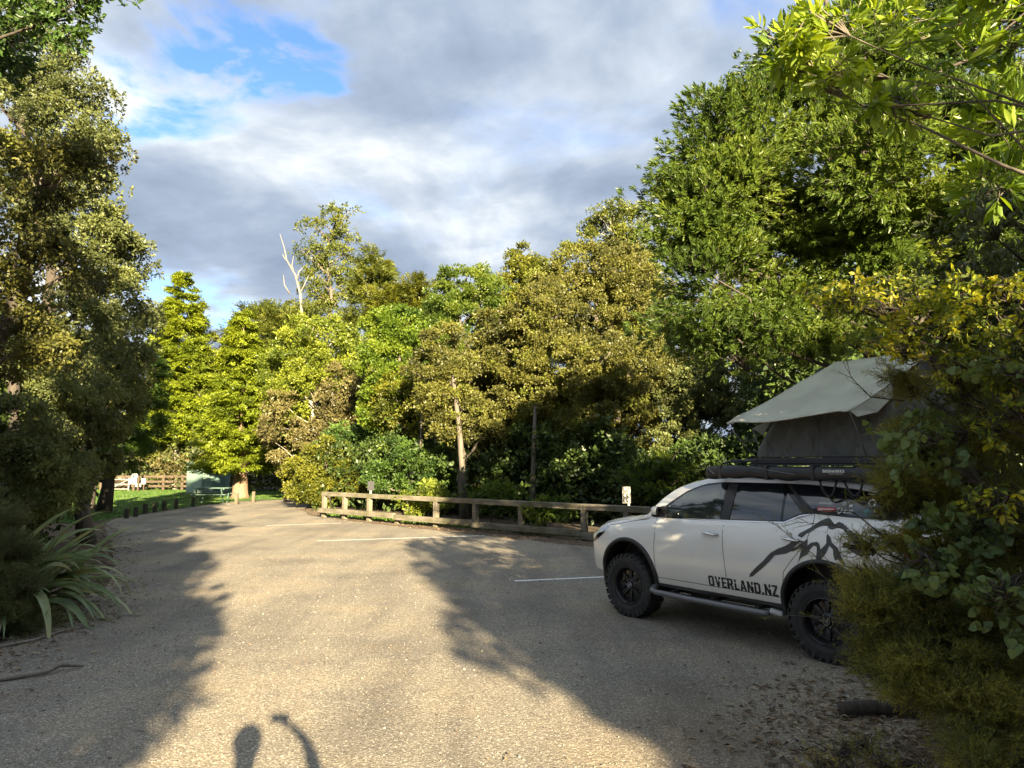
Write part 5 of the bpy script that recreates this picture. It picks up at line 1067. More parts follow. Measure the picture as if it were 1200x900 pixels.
# ------------------------------------------------------------------ roof tent
def canvas(name, col, s=.35):
    m, t = nt(name); L = t.links
    o = N(t, 'ShaderNodeOutputMaterial'); b = N(t, 'ShaderNodeBsdfPrincipled'); b.inputs['Roughness'].default_value = .85; tr = N(t, 'ShaderNodeBsdfTranslucent'); tr.inputs[0].default_value = (*col, 1)
    tc = N(t, 'ShaderNodeTexCoord'); n = N(t, 'ShaderNodeTexNoise'); n.inputs['Scale'].default_value = 3; n.inputs['Detail'].default_value = 6; n.inputs['Distortion'].default_value = .6; L.new(tc.outputs['Object'], n.inputs['Vector'])
    r = ramp(t, [(.3, tuple(c * .85 for c in col)), (.7, tuple(c * 1.12 for c in col))]); L.new(n.outputs['Fac'], r.inputs[0]); L.new(r.outputs[0], b.inputs['Base Color'])
    mp = N(t, 'ShaderNodeMapping'); mp.inputs['Scale'].default_value = (2.2, .7, 1.4); L.new(tc.outputs['Object'], mp.inputs[0]); n2 = N(t, 'ShaderNodeTexNoise'); n2.inputs['Scale'].default_value = 4; n2.inputs['Detail'].default_value = 4; n2.inputs['Distortion'].default_value = .9; L.new(mp.outputs[0], n2.inputs['Vector'])
    u = N(t, 'ShaderNodeBump'); u.inputs['Strength'].default_value = s; u.inputs['Distance'].default_value = .07; L.new(n2.outputs['Fac'], u.inputs['Height']); L.new(u.outputs[0], b.inputs['Normal'])
    mx = N(t, 'ShaderNodeMixShader'); mx.inputs[0].default_value = .12; L.new(b.outputs[0], mx.inputs[1]); L.new(tr.outputs[0], mx.inputs[2]); L.new(mx.outputs[0], o.inputs[0]); return m
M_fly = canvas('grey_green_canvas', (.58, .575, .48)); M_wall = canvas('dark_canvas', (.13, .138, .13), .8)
tent = empty('roof_tent', (CARX, CARY, 0), math.pi / 2 - CARTH); tag(tent, 'open grey-green canvas roof tent pitched on top of the white car', 'tent')
FR = [(.93, -.27, -1.74, 2.50, 2.575), (.70, -.375, -1.86, 2.615, 2.70), (.45, -.53, -1.97, 2.775, 2.86), (.15, -.76, -2.04, 2.98, 3.04), (-.12, -.90, -2.10, 3.15, 3.19), (-.35, -.95, -2.13, 3.265, 3.28), (-.6, -.95, -2.13, 3.29, 3.29), (-.95, -.88, -2.08, 3.14, 3.15), (-1.4, -.62, -1.95, 2.83, 2.86), (-1.9, -.33, -1.78, 2.50, 2.55)]
q = MB(); rows = []; nx = 30
FR2 = []; FA = np.array(FR)
for v in np.linspace(0, len(FR) - 1, 46): FR2.append([np.interp(v, range(len(FR)), FA[:, k]) for k in range(5)])
for j, (y, xa, xb, za, zb_) in enumerate(FR2):
    r_ = []
    for i in range(nx + 1):
        u = i / nx; x = xa + (xb - xa) * u; sag = -.035 * math.sin(math.pi * u) * (1 if y > .1 or y < -1 else .35) ; edge = .05 * (abs(u - .5) * 2) ** 3
        cr_ = math.hypot(u * 1.4, (.93 - y)); cr2 = math.hypot((1 - u) * 1.4, (.93 - y)); z = za + (zb_ - za) * u + sag + .012 * math.sin(9 * u + 5 * y) * math.sin(4 * y + 2) + .010 * math.sin(14 * math.atan2(.93 - y + .02, u * 1.4 + .02)) * math.exp(-cr_ * 1.6) + .012 * math.sin(13 * math.atan2(.93 - y + .02, (1 - u) * 1.4 + .02)) * math.exp(-cr2 * 1.5) + (.012 if abs(j - 15) < 1 else 0) ; r_.append((x, y, z))
    rows.append(r_)
m_ = nx + 1; q.add([p for r_ in rows for p in r_], [(i * m_ + j, i * m_ + j + 1, (i + 1) * m_ + j + 1, (i + 1) * m_ + j) for i in range(len(rows) - 1) for j in range(nx)])
fly = q.build('rain_fly', M_fly, tent, smooth=True); md = fly.modifiers.new('s', 'SOLIDIFY'); md.thickness = .004
for e_ in (0, -1):
    hq = MB(); hq.tube([(p[0], p[1], p[2] - .002) for p in rows[e_]], .007, 6); hq.build('hem', M_fly, tent, smooth=True)
for e_ in (0, -1):
    hq = MB(); hq.tube([(r_[e_][0], r_[e_][1], r_[e_][2] - .002) for r_ in rows], .007, 6); hq.build('hem', M_fly, tent, smooth=True)
# hem hanging at the rear near corner
q = MB(); q.add([(-1.74, .93, 2.573), (-1.86, .70, 2.698), (-1.97, .45, 2.857), (-1.97, .45, 2.72), (-1.90, .66, 2.55), (-1.80, .88, 2.50)], [(0, 1, 4, 5), (1, 2, 3, 4)]); hm = q.build('fly_hem', M_fly, tent); md = hm.modifiers.new('s', 'SOLIDIFY'); md.thickness = .004
# tent body: lofted from the base rectangle to the ridge, walls gathered in soft folds
q = MB(); nU = 26
def wallring(v):
    y0, y1 = .58 - .08 * v, -1.68 + .15 * v; x0, x1 = -.42 - .30 * v ** 1.2, -1.86 - .10 * v; pts = []
    def zt_(y): return 2.12 + v * (1.10 - 1.05 * min(1.0, abs(y + .5) / 1.2) ** 1.25 + (.30 if abs(y + .5) > .6 else .0) * 0 + .0)
    per = []
    for i in range(nU): per.append((x0 + (x1 - x0) * i / nU, y0))
    for i in range(nU): per.append((x1, y0 + (y1 - y0) * i / nU))
    for i in range(nU): per.append((x1 + (x0 - x1) * i / nU, y1))
    for i in range(nU): per.append((x0, y1 + (y0 - y1) * i / nU))
    for k, (x, y) in enumerate(per):
        f = .022 * math.sin(k * 1.35) * math.sin(v * 3.1) + .012 * math.sin(k * .6 + v * 4)
        yy = y + (f if abs(y - y0) < 1e-6 or abs(y - y1) < 1e-6 else 0); xx = x + (f if abs(x - x0) < 1e-6 or abs(x - x1) < 1e-6 else 0)
        pts.append((xx, yy, 2.10 + v * max(.53, 1.12 - .68 * (max(0, abs(y + .5) - .1) / 1.0) ** 1.1)))
    return pts
rows = [wallring(v) for v in np.linspace(0, 1, 12)]; m_ = 4 * nU
q.add([p for r_ in rows for p in r_], [(i * m_ + j, i * m_ + (j + 1) % m_, (i + 1) * m_ + (j + 1) % m_, (i + 1) * m_ + j) for i in range(11) for j in range(m_)])
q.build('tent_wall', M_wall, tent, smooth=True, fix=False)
# small window hood at the front
q = MB(); H = [(-.48, .52, 2.36), (-.32, .50, 2.445), (-.33, .10, 2.45), (-.62, -.15, 2.56), (-.70, .30, 2.62), (-.62, .52, 2.56)]
q.add(H, [(0, 1, 5), (1, 2, 4, 5), (2, 3, 4)]); hd = q.build('window_hood', canvas('hood_canvas', (.22, .23, .2)), tent, smooth=False); md = hd.modifiers.new('s', 'SOLIDIFY'); md.thickness = .004
q = MB(); q.box((-1.12, -.02, 2.05), (1.50, 1.28, .065), bev=.012); q.box((-1.12, -1.20, 2.05), (1.50, 1.05, .065), bev=.012); q.build('base_board', M_black, tent)
q = MB(); q.box((-1.12, .60, 2.045), (1.52, .025, .09)); q.box((-.37, -.5, 2.045), (.025, 2.2, .09)); q.build('base_trim', M_pvc, tent)
q = MB(); q.box((-.22, .52, 2.055), (.30, .14, .035), rz=.2, ry=.05, bev=.01); q.tube([(.05, .60, 2.02), (-.1, .55, 2.06), (-.25, .58, 2.05), (-.45, .62, 2.06)], .014, 6); q.build('cover_flap', M_pvc, tent)
for pts in ([(-.27, .93, 2.50), (-.42, .70, 2.16), (-.46, .6, 2.09)], [(-.32, .50, 2.445), (-.40, .52, 2.28), (-.45, .57, 2.16)], [(-1.74, .93, 2.573), (-1.74, .74, 2.30), (-1.74, .61, 2.10)], [(-.33, -1.9, 2.5), (-.40, -1.75, 2.09)], [(-1.78, -1.9, 2.55), (-1.7, -1.75, 2.09)]):
    q = MB(); q.tube(pts, .0055, 6); q.build('spring_pole', M_alu, tent, smooth=True)
q = MB()
for x in (-.95, -1.30): q.tube([(x, -1.72, 2.07), (x, -2.35, .0)], .018, 8)
q.build('ladder_rail', M_alu, tent)
for k in range(7):
    u = (k + .7) / 7.6; q = MB(); q.box((-1.125, -1.72 - .63 * u, 2.07 * (1 - u)), (.35, .05, .025)); q.build('ladder_rung', M_alu, tent)
# ------------------------------------------------------------------ wooden rail fence
def wood(name, a, b_, rot=0.0):
    m, t = nt(name); L = t.links
    o = N(t, 'ShaderNodeOutputMaterial'); b = N(t, 'ShaderNodeBsdfPrincipled'); b.inputs['Roughness'].default_value = .9
    tc = N(t, 'ShaderNodeTexCoord'); mp = N(t, 'ShaderNodeMapping'); mp.inputs['Scale'].default_value = (1.2, 14, 14); L.new(tc.outputs['Object'], mp.inputs[0])
    n = N(t, 'ShaderNodeTexNoise'); n.inputs['Scale'].default_value = 1.6; n.inputs['Detail'].default_value = 8; n.inputs['Roughness'].default_value = .7; L.new(mp.outputs[0], n.inputs['Vector'])
    n2 = N(t, 'ShaderNodeTexNoise'); n2.inputs['Scale'].default_value = 2.2; n2.inputs['Detail'].default_value = 6; L.new(tc.outputs['Object'], n2.inputs['Vector'])
    r = ramp(t, [(.3, a), (.7, b_)]); L.new(n.outputs['Fac'], r.inputs[0])
    g = ramp(t, [(.42, (1, 1, 1)), (.62, (.62, .66, .5))]); L.new(n2.outputs['Fac'], g.inputs[0])
    mx = N(t, 'ShaderNodeMix', data_type='RGBA', blend_type='MULTIPLY'); mx.inputs['Factor'].default_value = 1; L.new(r.outputs[0], mx.inputs['A']); L.new(g.outputs[0], mx.inputs['B']); L.new(mx.outputs['Result'], b.inputs['Base Color'])
    u = N(t, 'ShaderNodeBump'); u.inputs['Strength'].default_value = .6; u.inputs['Distance'].default_value = .01; L.new(n.outputs['Fac'], u.inputs['Height']); L.new(u.outputs[0], b.inputs['Normal']); L.new(b.outputs[0], o.inputs[0]); return m
M_wood = wood('weathered_timber', (.11, .097, .075), (.26, .228, .175)); M_wood2 = wood('old_timber', (.075, .06, .042), (.19, .15, .10))
A_ = np.array([-7.15, 26.75]); B_ = np.array([3.6, 17.45]); fd = (B_ - A_) / np.linalg.norm(B_ - A_); fl = np.linalg.norm(B_ - A_); fa = math.atan2(fd[1], fd[0])
fence = empty('rail_fence', (A_[0], A_[1], 0), fa); tag(fence, 'long low weathered two-rail timber fence between the drive and the bush', 'fence')
def s_at(px):   # distance along the fence where the photo column px crosses it
    k = (px - 600) / F / 1.0
    a = np.array([[fd[0], 0], [0, 0]]);  # solve A + s*fd = (x,y), x = k*dep(y)
    best = min(np.linspace(0, fl, 2000), key=lambda s: abs(600 + F * (A_[0] + fd[0] * s) / ((A_[1] + fd[1] * s) * CP + (.4 - HC) * SP) - px)); return best
for px in (380, 404, 433, 466, 511, 557, 611, 685, 735, 800):
    s = s_at(px); h = .30 if px == 466 else .80; q = MB(); q.box((0, 0, h / 2 - .03), (.15, .14, h + .04), bev=.012, rz=rng.normal(0, .05))
    q.build('post', M_wood, fence, loc=(s, 0, 0))
segs = [s_at(p) for p in (380, 466, 557, 685)] + [fl - .3]
for i in range(4):
    a, b_ = segs[i], segs[i + 1]; a -= .12 if i == 0 else 0
    q = MB(); q.box((0, 0, 0), (b_ - a - .008, .17, .15), bev=.015, rx=rng.normal(0, .03)); q.build('top_rail', M_wood, fence, loc=((a + b_) / 2, rng.normal(0, .008), .865))
    q = MB(); q.box((0, 0, 0), (b_ - a - .008, .13, .17), bev=.015); q.build('bottom_rail', M_wood, fence, loc=((a + b_) / 2, -.135, .27 - (.14 if i == 3 else .04 * i)))
# ------------------------------------------------------------------ post sign with pictograms
D = 20.6; p = at(728, 541, D); sg = empty('post_sign', (p[0], D - .9, 0), .25); tag(sg, 'small white notice board of four square pictograms on a grey post behind the fence', 'sign')
M_post = plain('grey_post', (.3, .29, .27), .6); M_signw = plain('sign_white', (.62, .62, .58), .5, noise=.1, nscale=10); M_signg = plain('dimmed_sign_white', (.20, .20, .185), .6, noise=.15, nscale=10)
zt_ = at(724, 569, D)[2]; zb_ = at(724, 587.5, D)[2]; q = MB(); q.box((.06, .03, zt_ / 2), (.06, .05, zt_), bev=.006); q.build('post', M_post, sg)
q = MB(); q.box((-.02, -.02, (zt_ + zb_) / 2), (.24, .02, zt_ - zb_), bev=.003); q.build('board', M_signg, sg)  # sign white, darkened in colour to offset the sun striking this board
hh = zt_ - zb_
def pict(cx_, cz, w, h, col, nm='pictogram'): q = MB(); q.box((cx_ - .02, -.033, cz), (w, .006, h)); q.build(nm, col, sg)
pict(-.02, zt_ - hh * .22, .15, hh * .26, M_greyv if False else plain('notice_print', (.12, .12, .11), .6), 'notice')
q = MB(); q.box((-.04, -.036, zt_ - hh * .15), (.09, .003, .03)); q.build('notice_title', M_signw, sg)
for i, (cx_, cz) in enumerate([(-.055, .54), (.055, .54), (-.055, .83), (.055, .83)]):
    pict(cx_, zt_ - hh * cz, .098, hh * .25, M_black)
    q = MB(); x0 = cx_ - .02; z0 = zt_ - hh * cz
    q.box((x0 + .012, -.037, z0), (.022, .004, .07)); q.box((x0 - .018, -.037, z0 + .01), (.03, .004, .02), ry=.6 * (1 if i % 2 else -1)); q.box((x0 + .012, -.037, z0 + .045), (.02, .004, .016)); q.build('symbol', M_signw, sg)
# grey plaque on a short post behind the fence
D = 26.5; p = at(435, 541, D); q = MB(); q.box((0, 0, .55), (.07, .07, 1.1), bev=.008); q.box((0, -.045, .98), (.22, .02, .30), bev=.004)
pl = empty('marker_post', (p[0], D, 0), .3); tag(pl, 'grey marker plate on a short post behind the fence near its far end', 'sign')
q = MB(); q.box((0, 0, .65), (.07, .07, 1.3), bev=.008); q.build('post', M_post, pl); q = MB(); q.box((0, -.046, 1.16), (.24, .02, .34), bev=.004); q.build('plate', plain('grey_plate', (.022, .022, .026), .7), pl)
# ------------------------------------------------------------------ low posts beside the lawn
M_boll = wood('dark_stained_timber', (.03, .028, .02), (.085, .075, .05))
where = ['nearest of the seven low posts at the lawn edge', 'second nearest low post at the lawn edge', 'third low post from the near end at the lawn edge', 'middle one of the seven low posts at the lawn edge', 'fifth low post from the near end, at the lawn edge', 'sixth low post, next to last before the picnic table', 'farthest low post, standing by the picnic table']
for i, (px, py) in enumerate([(148, 607.5), (159, 605.5), (170, 602), (181.3, 600.2), (192.3, 598.5), (206.3, 596.5), (226, 594)]):
    b = gr(px, py); hgt = 11.2 / F * b[1] * 1.0; q = MB(); q.box((0, 0, hgt / 2 - .02), (.135, .135, hgt + .04), bev=.012, rz=rng.normal(.1, .15), rx=rng.normal(0, .03))
    o = q.build('bollard', M_boll, None, loc=(b[0], b[1], 0)); tag(o, 'short dark square timber post, ' + where[i], 'bollard', 'short timber posts along the lawn')
# a few logs hinting at small posts right of the conifer
for i, (px, py, lab) in enumerate([(297, 588.5, 'short brown post at the foot of the thick red trunk'), (277, 591, 'thin brown post left of the thick red trunk')]):
    b = gr(px, py); q = MB(); q.box((0, 0, .26), (.14, .14, .56), bev=.015); tag(q.build('bollard', M_wood2, None, loc=(b[0], b[1], 0)), lab, 'bollard')
b0 = gr(334, 589); b1 = gr(349, 587); ang = math.atan2(b1[1] - b0[1], b1[0] - b0[0]); ln = np.linalg.norm(b1[:2] - b0[:2])
br = empty('path_barrier', (b0[0], b0[1], 0), ang); tag(br, 'small two-post timber barrier where the path enters the trees', 'barrier')
for x in (0, ln): q = MB(); q.box((0, 0, .28), (.12, .12, .6), bev=.01); q.build('post', M_wood2, br, loc=(x, 0, 0))
q = MB(); q.box((ln / 2, 0, .62), (ln + .3, .16, .09), bev=.01); q.build('rail', M_wood2, br)
# ------------------------------------------------------------------ picnic table
M_tab = plain('green_painted_timber', (.075, .13, .10), .6, noise=.3, nscale=6)
b = gr(249, 589.5); tb = empty('picnic_table', (b[0], b[1], 0), .12); tag(tb, 'dark green A-frame picnic table with benches on the lawn by the hut', 'picnic table')
def slab(nm, c, s, **k): q = MB(); q.box(c, s, bev=.008, **k); q.build(nm, M_tab, tb)
for k in range(5): slab('tabletop', (0, -.30 + k * .15, .745), (1.65, .138, .04))
for s_ in (1, -1):
    for k in range(2): slab('bench', (0, s_ * (.68 + .15 * k), .445), (1.65, .138, .04))
    for x in (-.6, .6): slab('leg', (x + .03 * s_, s_ * .42, .36), (.05, .10, .85), rx=-s_ * .55)
for x in (-.6, .6): slab('brace', (x, 0, .39), (.05, 1.7, .09)); slab('brace', (x, 0, .69), (.05, .74, .07))
# ------------------------------------------------------------------ green hut
def clad(name, col):
    m, t = nt(name); L = t.links
    o = N(t, 'ShaderNodeOutputMaterial'); b = N(t, 'ShaderNodeBsdfPrincipled'); b.inputs['Roughness'].default_value = .45; b.inputs['Base Color'].default_value = (*col, 1)
    tc = N(t, 'ShaderNodeTexCoord'); s = N(t, 'ShaderNodeSeparateXYZ'); L.new(tc.outputs['Object'], s.inputs[0]); a = N(t, 'ShaderNodeMath', operation='ADD'); L.new(s.outputs[0], a.inputs[0]); L.new(s.outputs[1], a.inputs[1])
    w = N(t, 'ShaderNodeMath', operation='MULTIPLY'); L.new(a.outputs[0], w.inputs[0]); w.inputs[1].default_value = 55; c = N(t, 'ShaderNodeMath', operation='SINE'); L.new(w.outputs[0], c.inputs[0])
    u = N(t, 'ShaderNodeBump'); u.inputs['Strength'].default_value = .5; u.inputs['Distance'].default_value = .02; L.new(c.outputs[0], u.inputs['Height']); L.new(u.outputs[0], b.inputs['Normal']); L.new(b.outputs[0], o.inputs[0]); return m
M_hut = clad('green_sheet_cladding', (.19, .28, .235)); M_hutr = plain('rusty_roof_edge', (.28, .17, .10), .7, noise=.3, nscale=8)
b = gr(236, 578.3); hut = empty('hut', (b[0], b[1], 0), 1.0); tag(hut, 'small green sheet-clad toilet hut half hidden by the bright conifer', 'hut')
q = MB(); q.box((1.0, .85, 1.06), (2.0, 1.7, 2.12), bev=.01); q.build('wall', M_hut, hut)
q = MB(); q.box((1.0, .85, 2.15), (2.16, 1.86, .06), bev=.01, ry=.0); q.build('roof', M_hutr, hut)
for x in (0, 2.0): q = MB(); q.box((x, 0, 1.05), (.09, .09, 2.1), bev=.01); q.build('corner_post', M_hut, hut)
q = MB(); q.box((1.25, -.02, 1.0), (.85, .03, 1.95), bev=.005); dr = q.build('door', plain('hut_door', (.10, .17, .15), .5), hut); q = MB(); q.box((.92, -.05, 1.0), (.03, .04, .12)); q.build('handle', M_alu, dr)
q = MB(); q.box((1.0, .85, .03), (2.2, 1.9, .06)); q.build('slab', M_path, hut)
# ------------------------------------------------------------------ far rail fence, gate and notices
D0 = 51.5; xa = at(105, 541, D0)[0]; xb = at(228, 541, D0)[0]; ff = empty('far_fence', (xa, D0, 0)); tag(ff, 'brown three-rail timber fence across the far side of the lawn', 'fence')
hr = lambda py: at(150, py, D0)[2]
M_far = wood('brown_timber', (.06, .042, .03), (.14, .10, .07))
for px in (120, 147, 170, 193, 215, 228): q = MB(); x = at(px, 541, D0)[0] - xa; q.box((0, 0, .55), (.16, .14, 1.15), bev=.01); q.build('post', M_far, ff, loc=(x, 0, 0))
for z in (.30, .62, .98): q = MB(); q.box(((xb - xa) / 2 + .8, -.09, z), (xb - xa - 1.0, .04, .15)); q.build('rail', M_far, ff)
xg = at(131, 541, 50.8)[0]; gt = empty('gate', (xg, 50.8, 0)); tag(gt, 'pale metal gate with a diagonal brace left of the white notices', 'gate')
M_pale = plain('pale_galvanised', (.25, .24, .23), .5); wd = 1.3
for x in (0, wd): q = MB(); q.box((x, 0, .45), (.08, .06, .9)); q.build('upright', M_pale, gt)
for z in (.12, .45, .8): q = MB(); q.box((wd / 2, 0, z), (wd, .05, .06)); q.build('bar', M_pale, gt)
q = MB(); q.box((wd / 2, -.03, .46), (1.35, .03, .06), ry=-.48); q.build('brace', M_pale, gt)
nb = [((157.5, 557.5), (7.5, 5), -.12, 'topmost'), ((156, 564), (8.2, 6.3), 0, 'left'), ((168.3, 564), (4.8, 6.2), 0, 'right'), ((162, 568.6), (6.2, 3.6), 0, 'lowest')]
for (cx_, cy__), (w_, h_), tl, nm in nb:
    c = at(cx_, cy__, 50.3); s = 50.3 / F; q = MB(); q.box((0, 0, 0), (w_ * s, .03, h_ * s), ry=tl, bev=.004)
    r0 = empty('notice_board', (c[0], 50.3, 0)); tag(r0, 'white notice board on the far fence, ' + nm + ' one of the cluster of four', 'sign', 'white notices on the far fence')
    o = q.build('board', M_signw, r0, loc=(0, 0, c[2])); q = MB(); q.box((.0, .05, c[2] / 2), (.07, .05, c[2])); q.build('post', M_far, r0)
    q = MB(); q.box((-w_ * s * .12, -.02, 0), (w_ * s * .3, .006, h_ * s * .35)); q.build('print', plain('print', (.2, .2, .2), .6), r0, loc=(0, 0, c[2]))
x = at(163.5, 541, 50)[0]; q = MB(); q.box((0, 0, 1.2), (.09, .09, 2.4)); tag(q.build('pole', M_far, None, loc=(x, 50, 0)), 'thin dark pole rising behind the cluster of white notices', 'pole')
# ------------------------------------------------------------------ flax
def flax():
    rng = np.random.default_rng(77)
    b = np.array([-6.72, 9.8, 0]); r = empty('flax_bush', tuple(b)); tag(r, 'large flax bush with long arching strap leaves at the left edge of the drive', 'flax')
    V = []; Fc = []; T = []
    specs = []
    for i in range(85):
        az = rng.normal(-.1, 1.0); L_ = rng.uniform(1.1, 1.9); el = R(rng.uniform(18, 78)); dr = rng.uniform(.5, 1.9); specs.append((az, L_, el, dr))
    specs += [(-.5, 2.0, .45, 1.0), (-.75, 2.1, .6, 1.7), (-.35, 2.1, .75, 1.5), (-.1, 1.9, .6, 1.4), (-.95, 1.9, .45, 1.0), (.15, 1.9, .9, .5), (.3, 2.0, .8, .2), (0, 2.0, .75, .3), (-1.15, 1.8, .6, 1.5), (3.0, 1.5, 1.2, .3)]
    for az, L_, el, dr in specs:
        n = 12; w0 = rng.uniform(.055, .09); p = np.array([rng.normal(0, .16), rng.normal(0, .16), .0]); a = el; hd = np.array([math.cos(az), math.sin(az)]); sd_ = np.array([-hd[1], hd[0], 0]); base = len(V); tw = rng.normal(0, .5)
        bend = rng.uniform(.45, .8)
        for i in range(n + 1):
            u = i / n; w = w0 * (1 - u ** 2.6) * (.55 + .9 * min(u * 3, 1) * .5) + .001; tt = tw * u
            up = np.array([-math.sin(a) * hd[0], -math.sin(a) * hd[1], math.cos(a)]); sx = sd_ * math.cos(tt) + up * math.sin(tt); upn = up * math.cos(tt) - sd_ * math.sin(tt)
            V.extend([p - sx * w + upn * w * .35, p, p + sx * w + upn * w * .35]); tv = rng.uniform(0, .1); T.extend([.35 + .4 * u + tv] * 3)
            a -= dr / n * (2.4 * u if u < bend else 3.2 * u * .9); st = L_ / n; p = p + np.array([hd[0] * math.cos(a), hd[1] * math.cos(a), math.sin(a)]) * st
            if p[2] < .02: p[2] = .02; a = max(a, 0)
        for i in range(n):
            for j in (0, 1): Fc.append((base + i * 3 + j, base + i * 3 + j + 1, base + i * 3 + j + 4, base + i * 3 + j + 3))
    q = MB(); q.add(V, Fc); FM['flax'] = foliage_mat('flax_leaf', [(.07, .10, .05), (.14, .195, .095), (.23, .30, .14), (.36, .36, .17)], .25, rough=.35, nsc=3)
    o = q.build('leaves', FM['flax'], r, smooth=True, fix=False); a = o.data.attributes.new('tint', 'FLOAT', 'POINT'); a.data.foreach_set('value', np.clip(np.array(T) + np.repeat(rng.normal(0, .15, len(specs)), 39), 0, 1).astype(np.float32))
    q = MB(); q.tube([(0, 0, 0), (0, 0, .12)], [.25, .12], 9); q.build('base', BK['dark'], r)
flax()
# ------------------------------------------------------------------ fallen wood on the ground
def stick_thing(name, pts, rad, mat, label, cat='stick', grp=None):
    p0 = np.array(pts[0], float); q = MB(); q.tube([np.array(p, float) - p0 for p in pts], rad, 8); tag(q.build(name, mat, None, smooth=True, fix=False, loc=tuple(p0)), label, cat, grp)
G_ = lambda px, py, z=.0: gr(px, py) + np.array([0, 0, z])
stick_thing('log', [G_(985, 839, .06), G_(1020, 838, .065), G_(1075, 841, .06)], [.05, .058, .055], BK['dark'], 'short dark weathered log lying on the litter right of the rear wheel', 'log')
stick_thing('fallen_branch', [G_(-30, 803, .02), G_(20, 796, .025), G_(55, 791, .03), (G_(70, 786, .06)), G_(98, 783, .02)], [.022, .024, .02, .026, .01], BK['dead'], 'pale dead branch with a knuckle end at the lower left edge', 'branch')
stick_thing('fallen_branch', [G_(-10, 762, .02), G_(40, 752, .02), G_(75, 741, .025), G_(112, 733, .015)], [.018, .016, .012, .006], BK['dead'], 'thin straight dead branch below the flax', 'branch')
stick_thing('fallen_branch', [G_(925, 865, .01), G_(955, 878, .03), G_(985, 893, .02)], [.004, .006, .005], BK['dead'], 'thin straw-coloured twig at the bottom right edge', 'branch')
stick_thing('fallen_branch', [G_(930, 875, .01), G_(940, 885, .03), G_(975, 870, .02)], [.004, .005, .004], BK['dead'], 'forked dry twig lying beside the straw-tipped seedling', 'branch')
# bare horizontal branch crossing in front of the rear wheel
br_ = MB(); P_ = [at(1040, 742, 4.75), at(1000, 730, 4.8), at(960, 723, 4.85), at(925, 721, 4.9), at(905, 722, 4.92)]; p0 = P_[0]
# ------------------------------------------------------------------ the photographer (behind the lens, seen only by the long shadow)
def skinned(name, J, E_, mat, parent, root=0, sub=2):
    me = bpy.data.meshes.new(name); me.from_pydata([j[0] for j in J], E_, []); o = link(name, me)
    sm = o.modifiers.new('skin', 'SKIN'); sm.use_smooth_shade = True; sm.branch_smoothing = .6
    for i, j in enumerate(J):
        r = j[1]; me.skin_vertices[0].data[i].radius = (r, r) if not isinstance(r, tuple) else r
        me.skin_vertices[0].data[i].use_root = (i == root)
    s2 = o.modifiers.new('sub', 'SUBSURF'); s2.levels = sub; s2.render_levels = sub
    bpy.context.view_layer.update(); ev = o.evaluated_get(bpy.context.evaluated_depsgraph_get()); nm = bpy.data.meshes.new_from_object(ev); o.modifiers.clear(); o.data = nm; nm.materials.clear(); nm.materials.append(mat); nm.shade_smooth(); o.parent = parent; return o
ph = empty('person', (-.19, -.17, 0)); tag(ph, 'photographer in navy jacket and brown trousers holding a phone up high', 'person')
M_skin = plain('skin', (.5, .31, .22), .5); M_jack = plain('navy_jacket', (.04, .05, .08), .8, noise=.2, nscale=12); M_trou = plain('brown_trousers', (.10, .085, .06), .85, noise=.2, nscale=14); M_hair = plain('brown_hair', (.05, .03, .018), .7)
S_ = 1.06
def js(L_): return [((x * S_, y * S_, z * S_), r) for (x, y, z), r in L_]
HND = (.262, .085, 1.905)
J = js([((0, 0, .98), (.155, .115)), ((0, 0, 1.14), (.145, .105)), ((0, 0, 1.33), (.17, .115)), ((0, 0, 1.50), (.12, .09)), ((0, .0, 1.60), .058), ((0, .01, 1.69), .072), ((0, .015, 1.78), .098), ((0, .01, 1.845), .085),
     ((.09, 0, .90), .10), ((.11, .01, .50), .062), ((.12, -.01, .10), .045), ((.13, .13, .05), .045), ((-.09, 0, .90), .10), ((-.11, .01, .50), .062), ((-.12, -.01, .10), .045), ((-.13, .13, .05), .045),
     ((.20, 0, 1.50), .062), ((.47, -.01, 1.62), .046), ((.40, .03, 1.80), .038), (HND, (.034, .022)), ((-.20, 0, 1.50), .062), ((-.25, -.02, 1.20), .048), ((-.26, .07, .95), .032), ((-.26, .09, .87), (.034, .022))])
Ed = [(0, 1), (1, 2), (2, 3), (3, 4), (4, 5), (5, 6), (6, 7), (0, 8), (8, 9), (9, 10), (10, 11), (0, 12), (12, 13), (13, 14), (14, 15), (3, 16), (16, 17), (17, 18), (18, 19), (3, 20), (20, 21), (21, 22), (22, 23)]
body = skinned('body', J, Ed, M_skin, ph)
W0 = np.array(HND) * S_
for k in range(4):
    f0 = W0 + np.array([-.01, .01, .034 - .019 * k]); f1 = f0 + np.array([-.030, .016 - .002 * k, .003]); f2 = f1 + np.array([-.026 + .003 * k, .004, 0]); f3 = f2 + np.array([-.018, -.006, 0])
    skinned('finger', [(tuple(f0), .0095), (tuple(f1), .009), (tuple(f2), .008), (tuple(f3), .007)], [(0, 1), (1, 2), (2, 3)], M_skin, ph, 0, 1)
t0 = W0 + np.array([-.008, -.012, -.03]); skinned('thumb', [(tuple(t0), .011), (tuple(t0 + np.array([-.022, -.004, .012])), .010), (tuple(t0 + np.array([-.046, .002, .026])), .008)], [(0, 1), (1, 2)], M_skin, ph, 0, 1)
W0 = np.array((-.26, .09, .87)) * S_
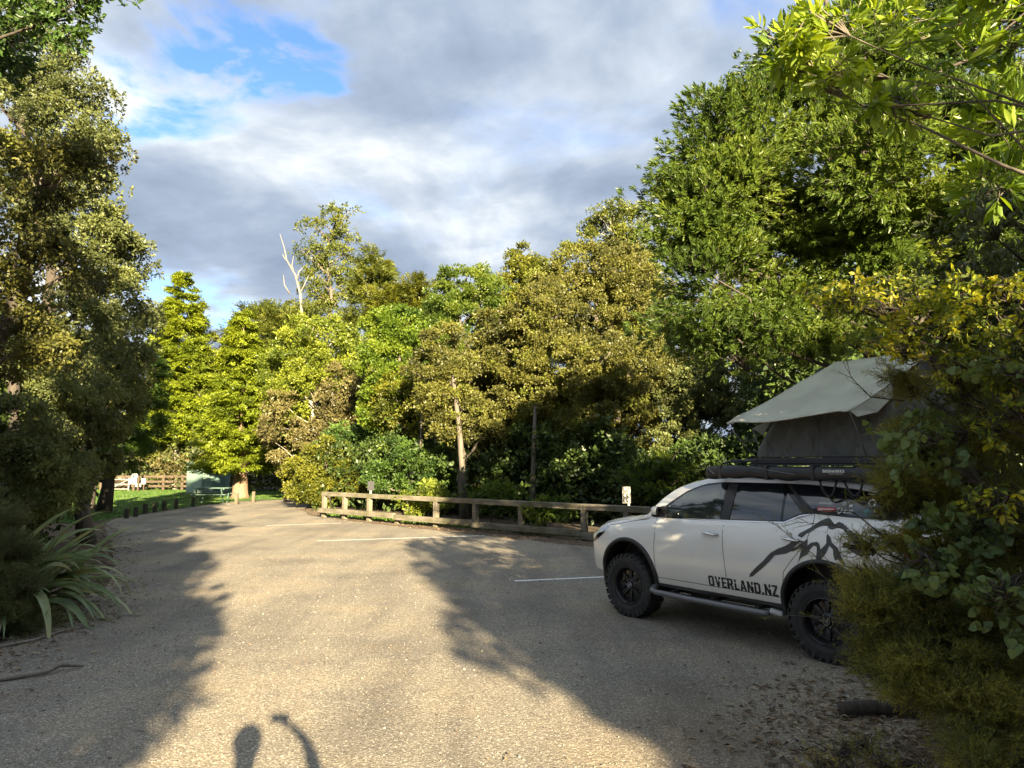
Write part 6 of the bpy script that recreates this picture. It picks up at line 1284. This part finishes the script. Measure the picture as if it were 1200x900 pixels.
for k in range(4):
    f0 = W0 + np.array([0, .032 - .019 * k, -.03]); f1 = f0 + np.array([.004, .004, -.034 - .004 * (k in (1, 2))]); f2 = f1 + np.array([.012, .002, -.024]); f3 = f2 + np.array([.012, 0, -.015])
    skinned('finger', [(tuple(f0), .0095), (tuple(f1), .009), (tuple(f2), .008), (tuple(f3), .007)], [(0, 1), (1, 2), (2, 3)], M_skin, ph, 0, 1)
t0 = W0 + np.array([.004, .03, 0]); skinned('thumb', [(tuple(t0), .011), (tuple(t0 + np.array([.008, .024, -.022])), .010), (tuple(t0 + np.array([.014, .03, -.046])), .008)], [(0, 1), (1, 2)], M_skin, ph, 0, 1)
J2 = js([((0, 0, .96), (.175, .135)), ((0, 0, 1.14), (.168, .128)), ((0, 0, 1.33), (.19, .135)), ((0, 0, 1.50), (.125, .10)), ((0, 0, 1.56), .075), ((.20, 0, 1.505), .078), ((.47, -.01, 1.62), .06), ((.41, .025, 1.775), .05), ((-.20, 0, 1.505), .078), ((-.25, -.02, 1.20), .062), ((-.26, .06, .98), .046)])
skinned('jacket', J2, [(0, 1), (1, 2), (2, 3), (3, 4), (3, 5), (5, 6), (6, 7), (3, 8), (8, 9), (9, 10)], M_jack, ph)
skinned('trousers', js([((0, 0, 1.0), (.165, .125)), ((.095, 0, .88), .115), ((.11, .01, .50), .078), ((.12, -.01, .12), .07), ((-.095, 0, .88), .115), ((-.11, .01, .50), .078), ((-.12, -.01, .12), .07)]), [(0, 1), (1, 2), (2, 3), (0, 4), (4, 5), (5, 6)], M_trou, ph)
for s_ in (1, -1): skinned('shoe', [((s_ * .127, -.06, .045), .05), ((s_ * .132, .05, .045), .052), ((s_ * .142, .17, .035), .042)], [(0, 1), (1, 2)], M_black, ph)
def ball(nm, c, r, mat, sc3=(1, 1, 1)):
    bm = bmesh.new(); bmesh.ops.create_uvsphere(bm, u_segments=24, v_segments=14, radius=r); bmesh.ops.scale(bm, vec=sc3, verts=bm.verts); me = bpy.data.meshes.new(nm); bm.to_mesh(me); bm.free(); me.materials.append(mat); me.shade_smooth(); return link(nm, me, ph, c)
ball('hair', (0, -.002, 1.93), .112, M_hair, (.92, 1.02, .95))
for s_ in (1, -1): ball('eye', (s_ * .034, .108, 1.89), .012, M_wht); ball('ear', (s_ * .092, .01, 1.88), .022, M_skin, (.4, .8, 1.3))
ball('nose', (0, .124, 1.862), .016, M_skin, (.8, 1, 1.4)); ball('mouth', (0, .105, 1.822), .018, plain('lips', (.4, .15, .13), .5), (1.4, .5, .4))
q = MB(); q.box((.0, -.027, HC - .01), (.15, .009, .075), bev=.003); tag(q.build('phone', M_gblack, None), 'black phone held up sideways by the photographer', 'phone')
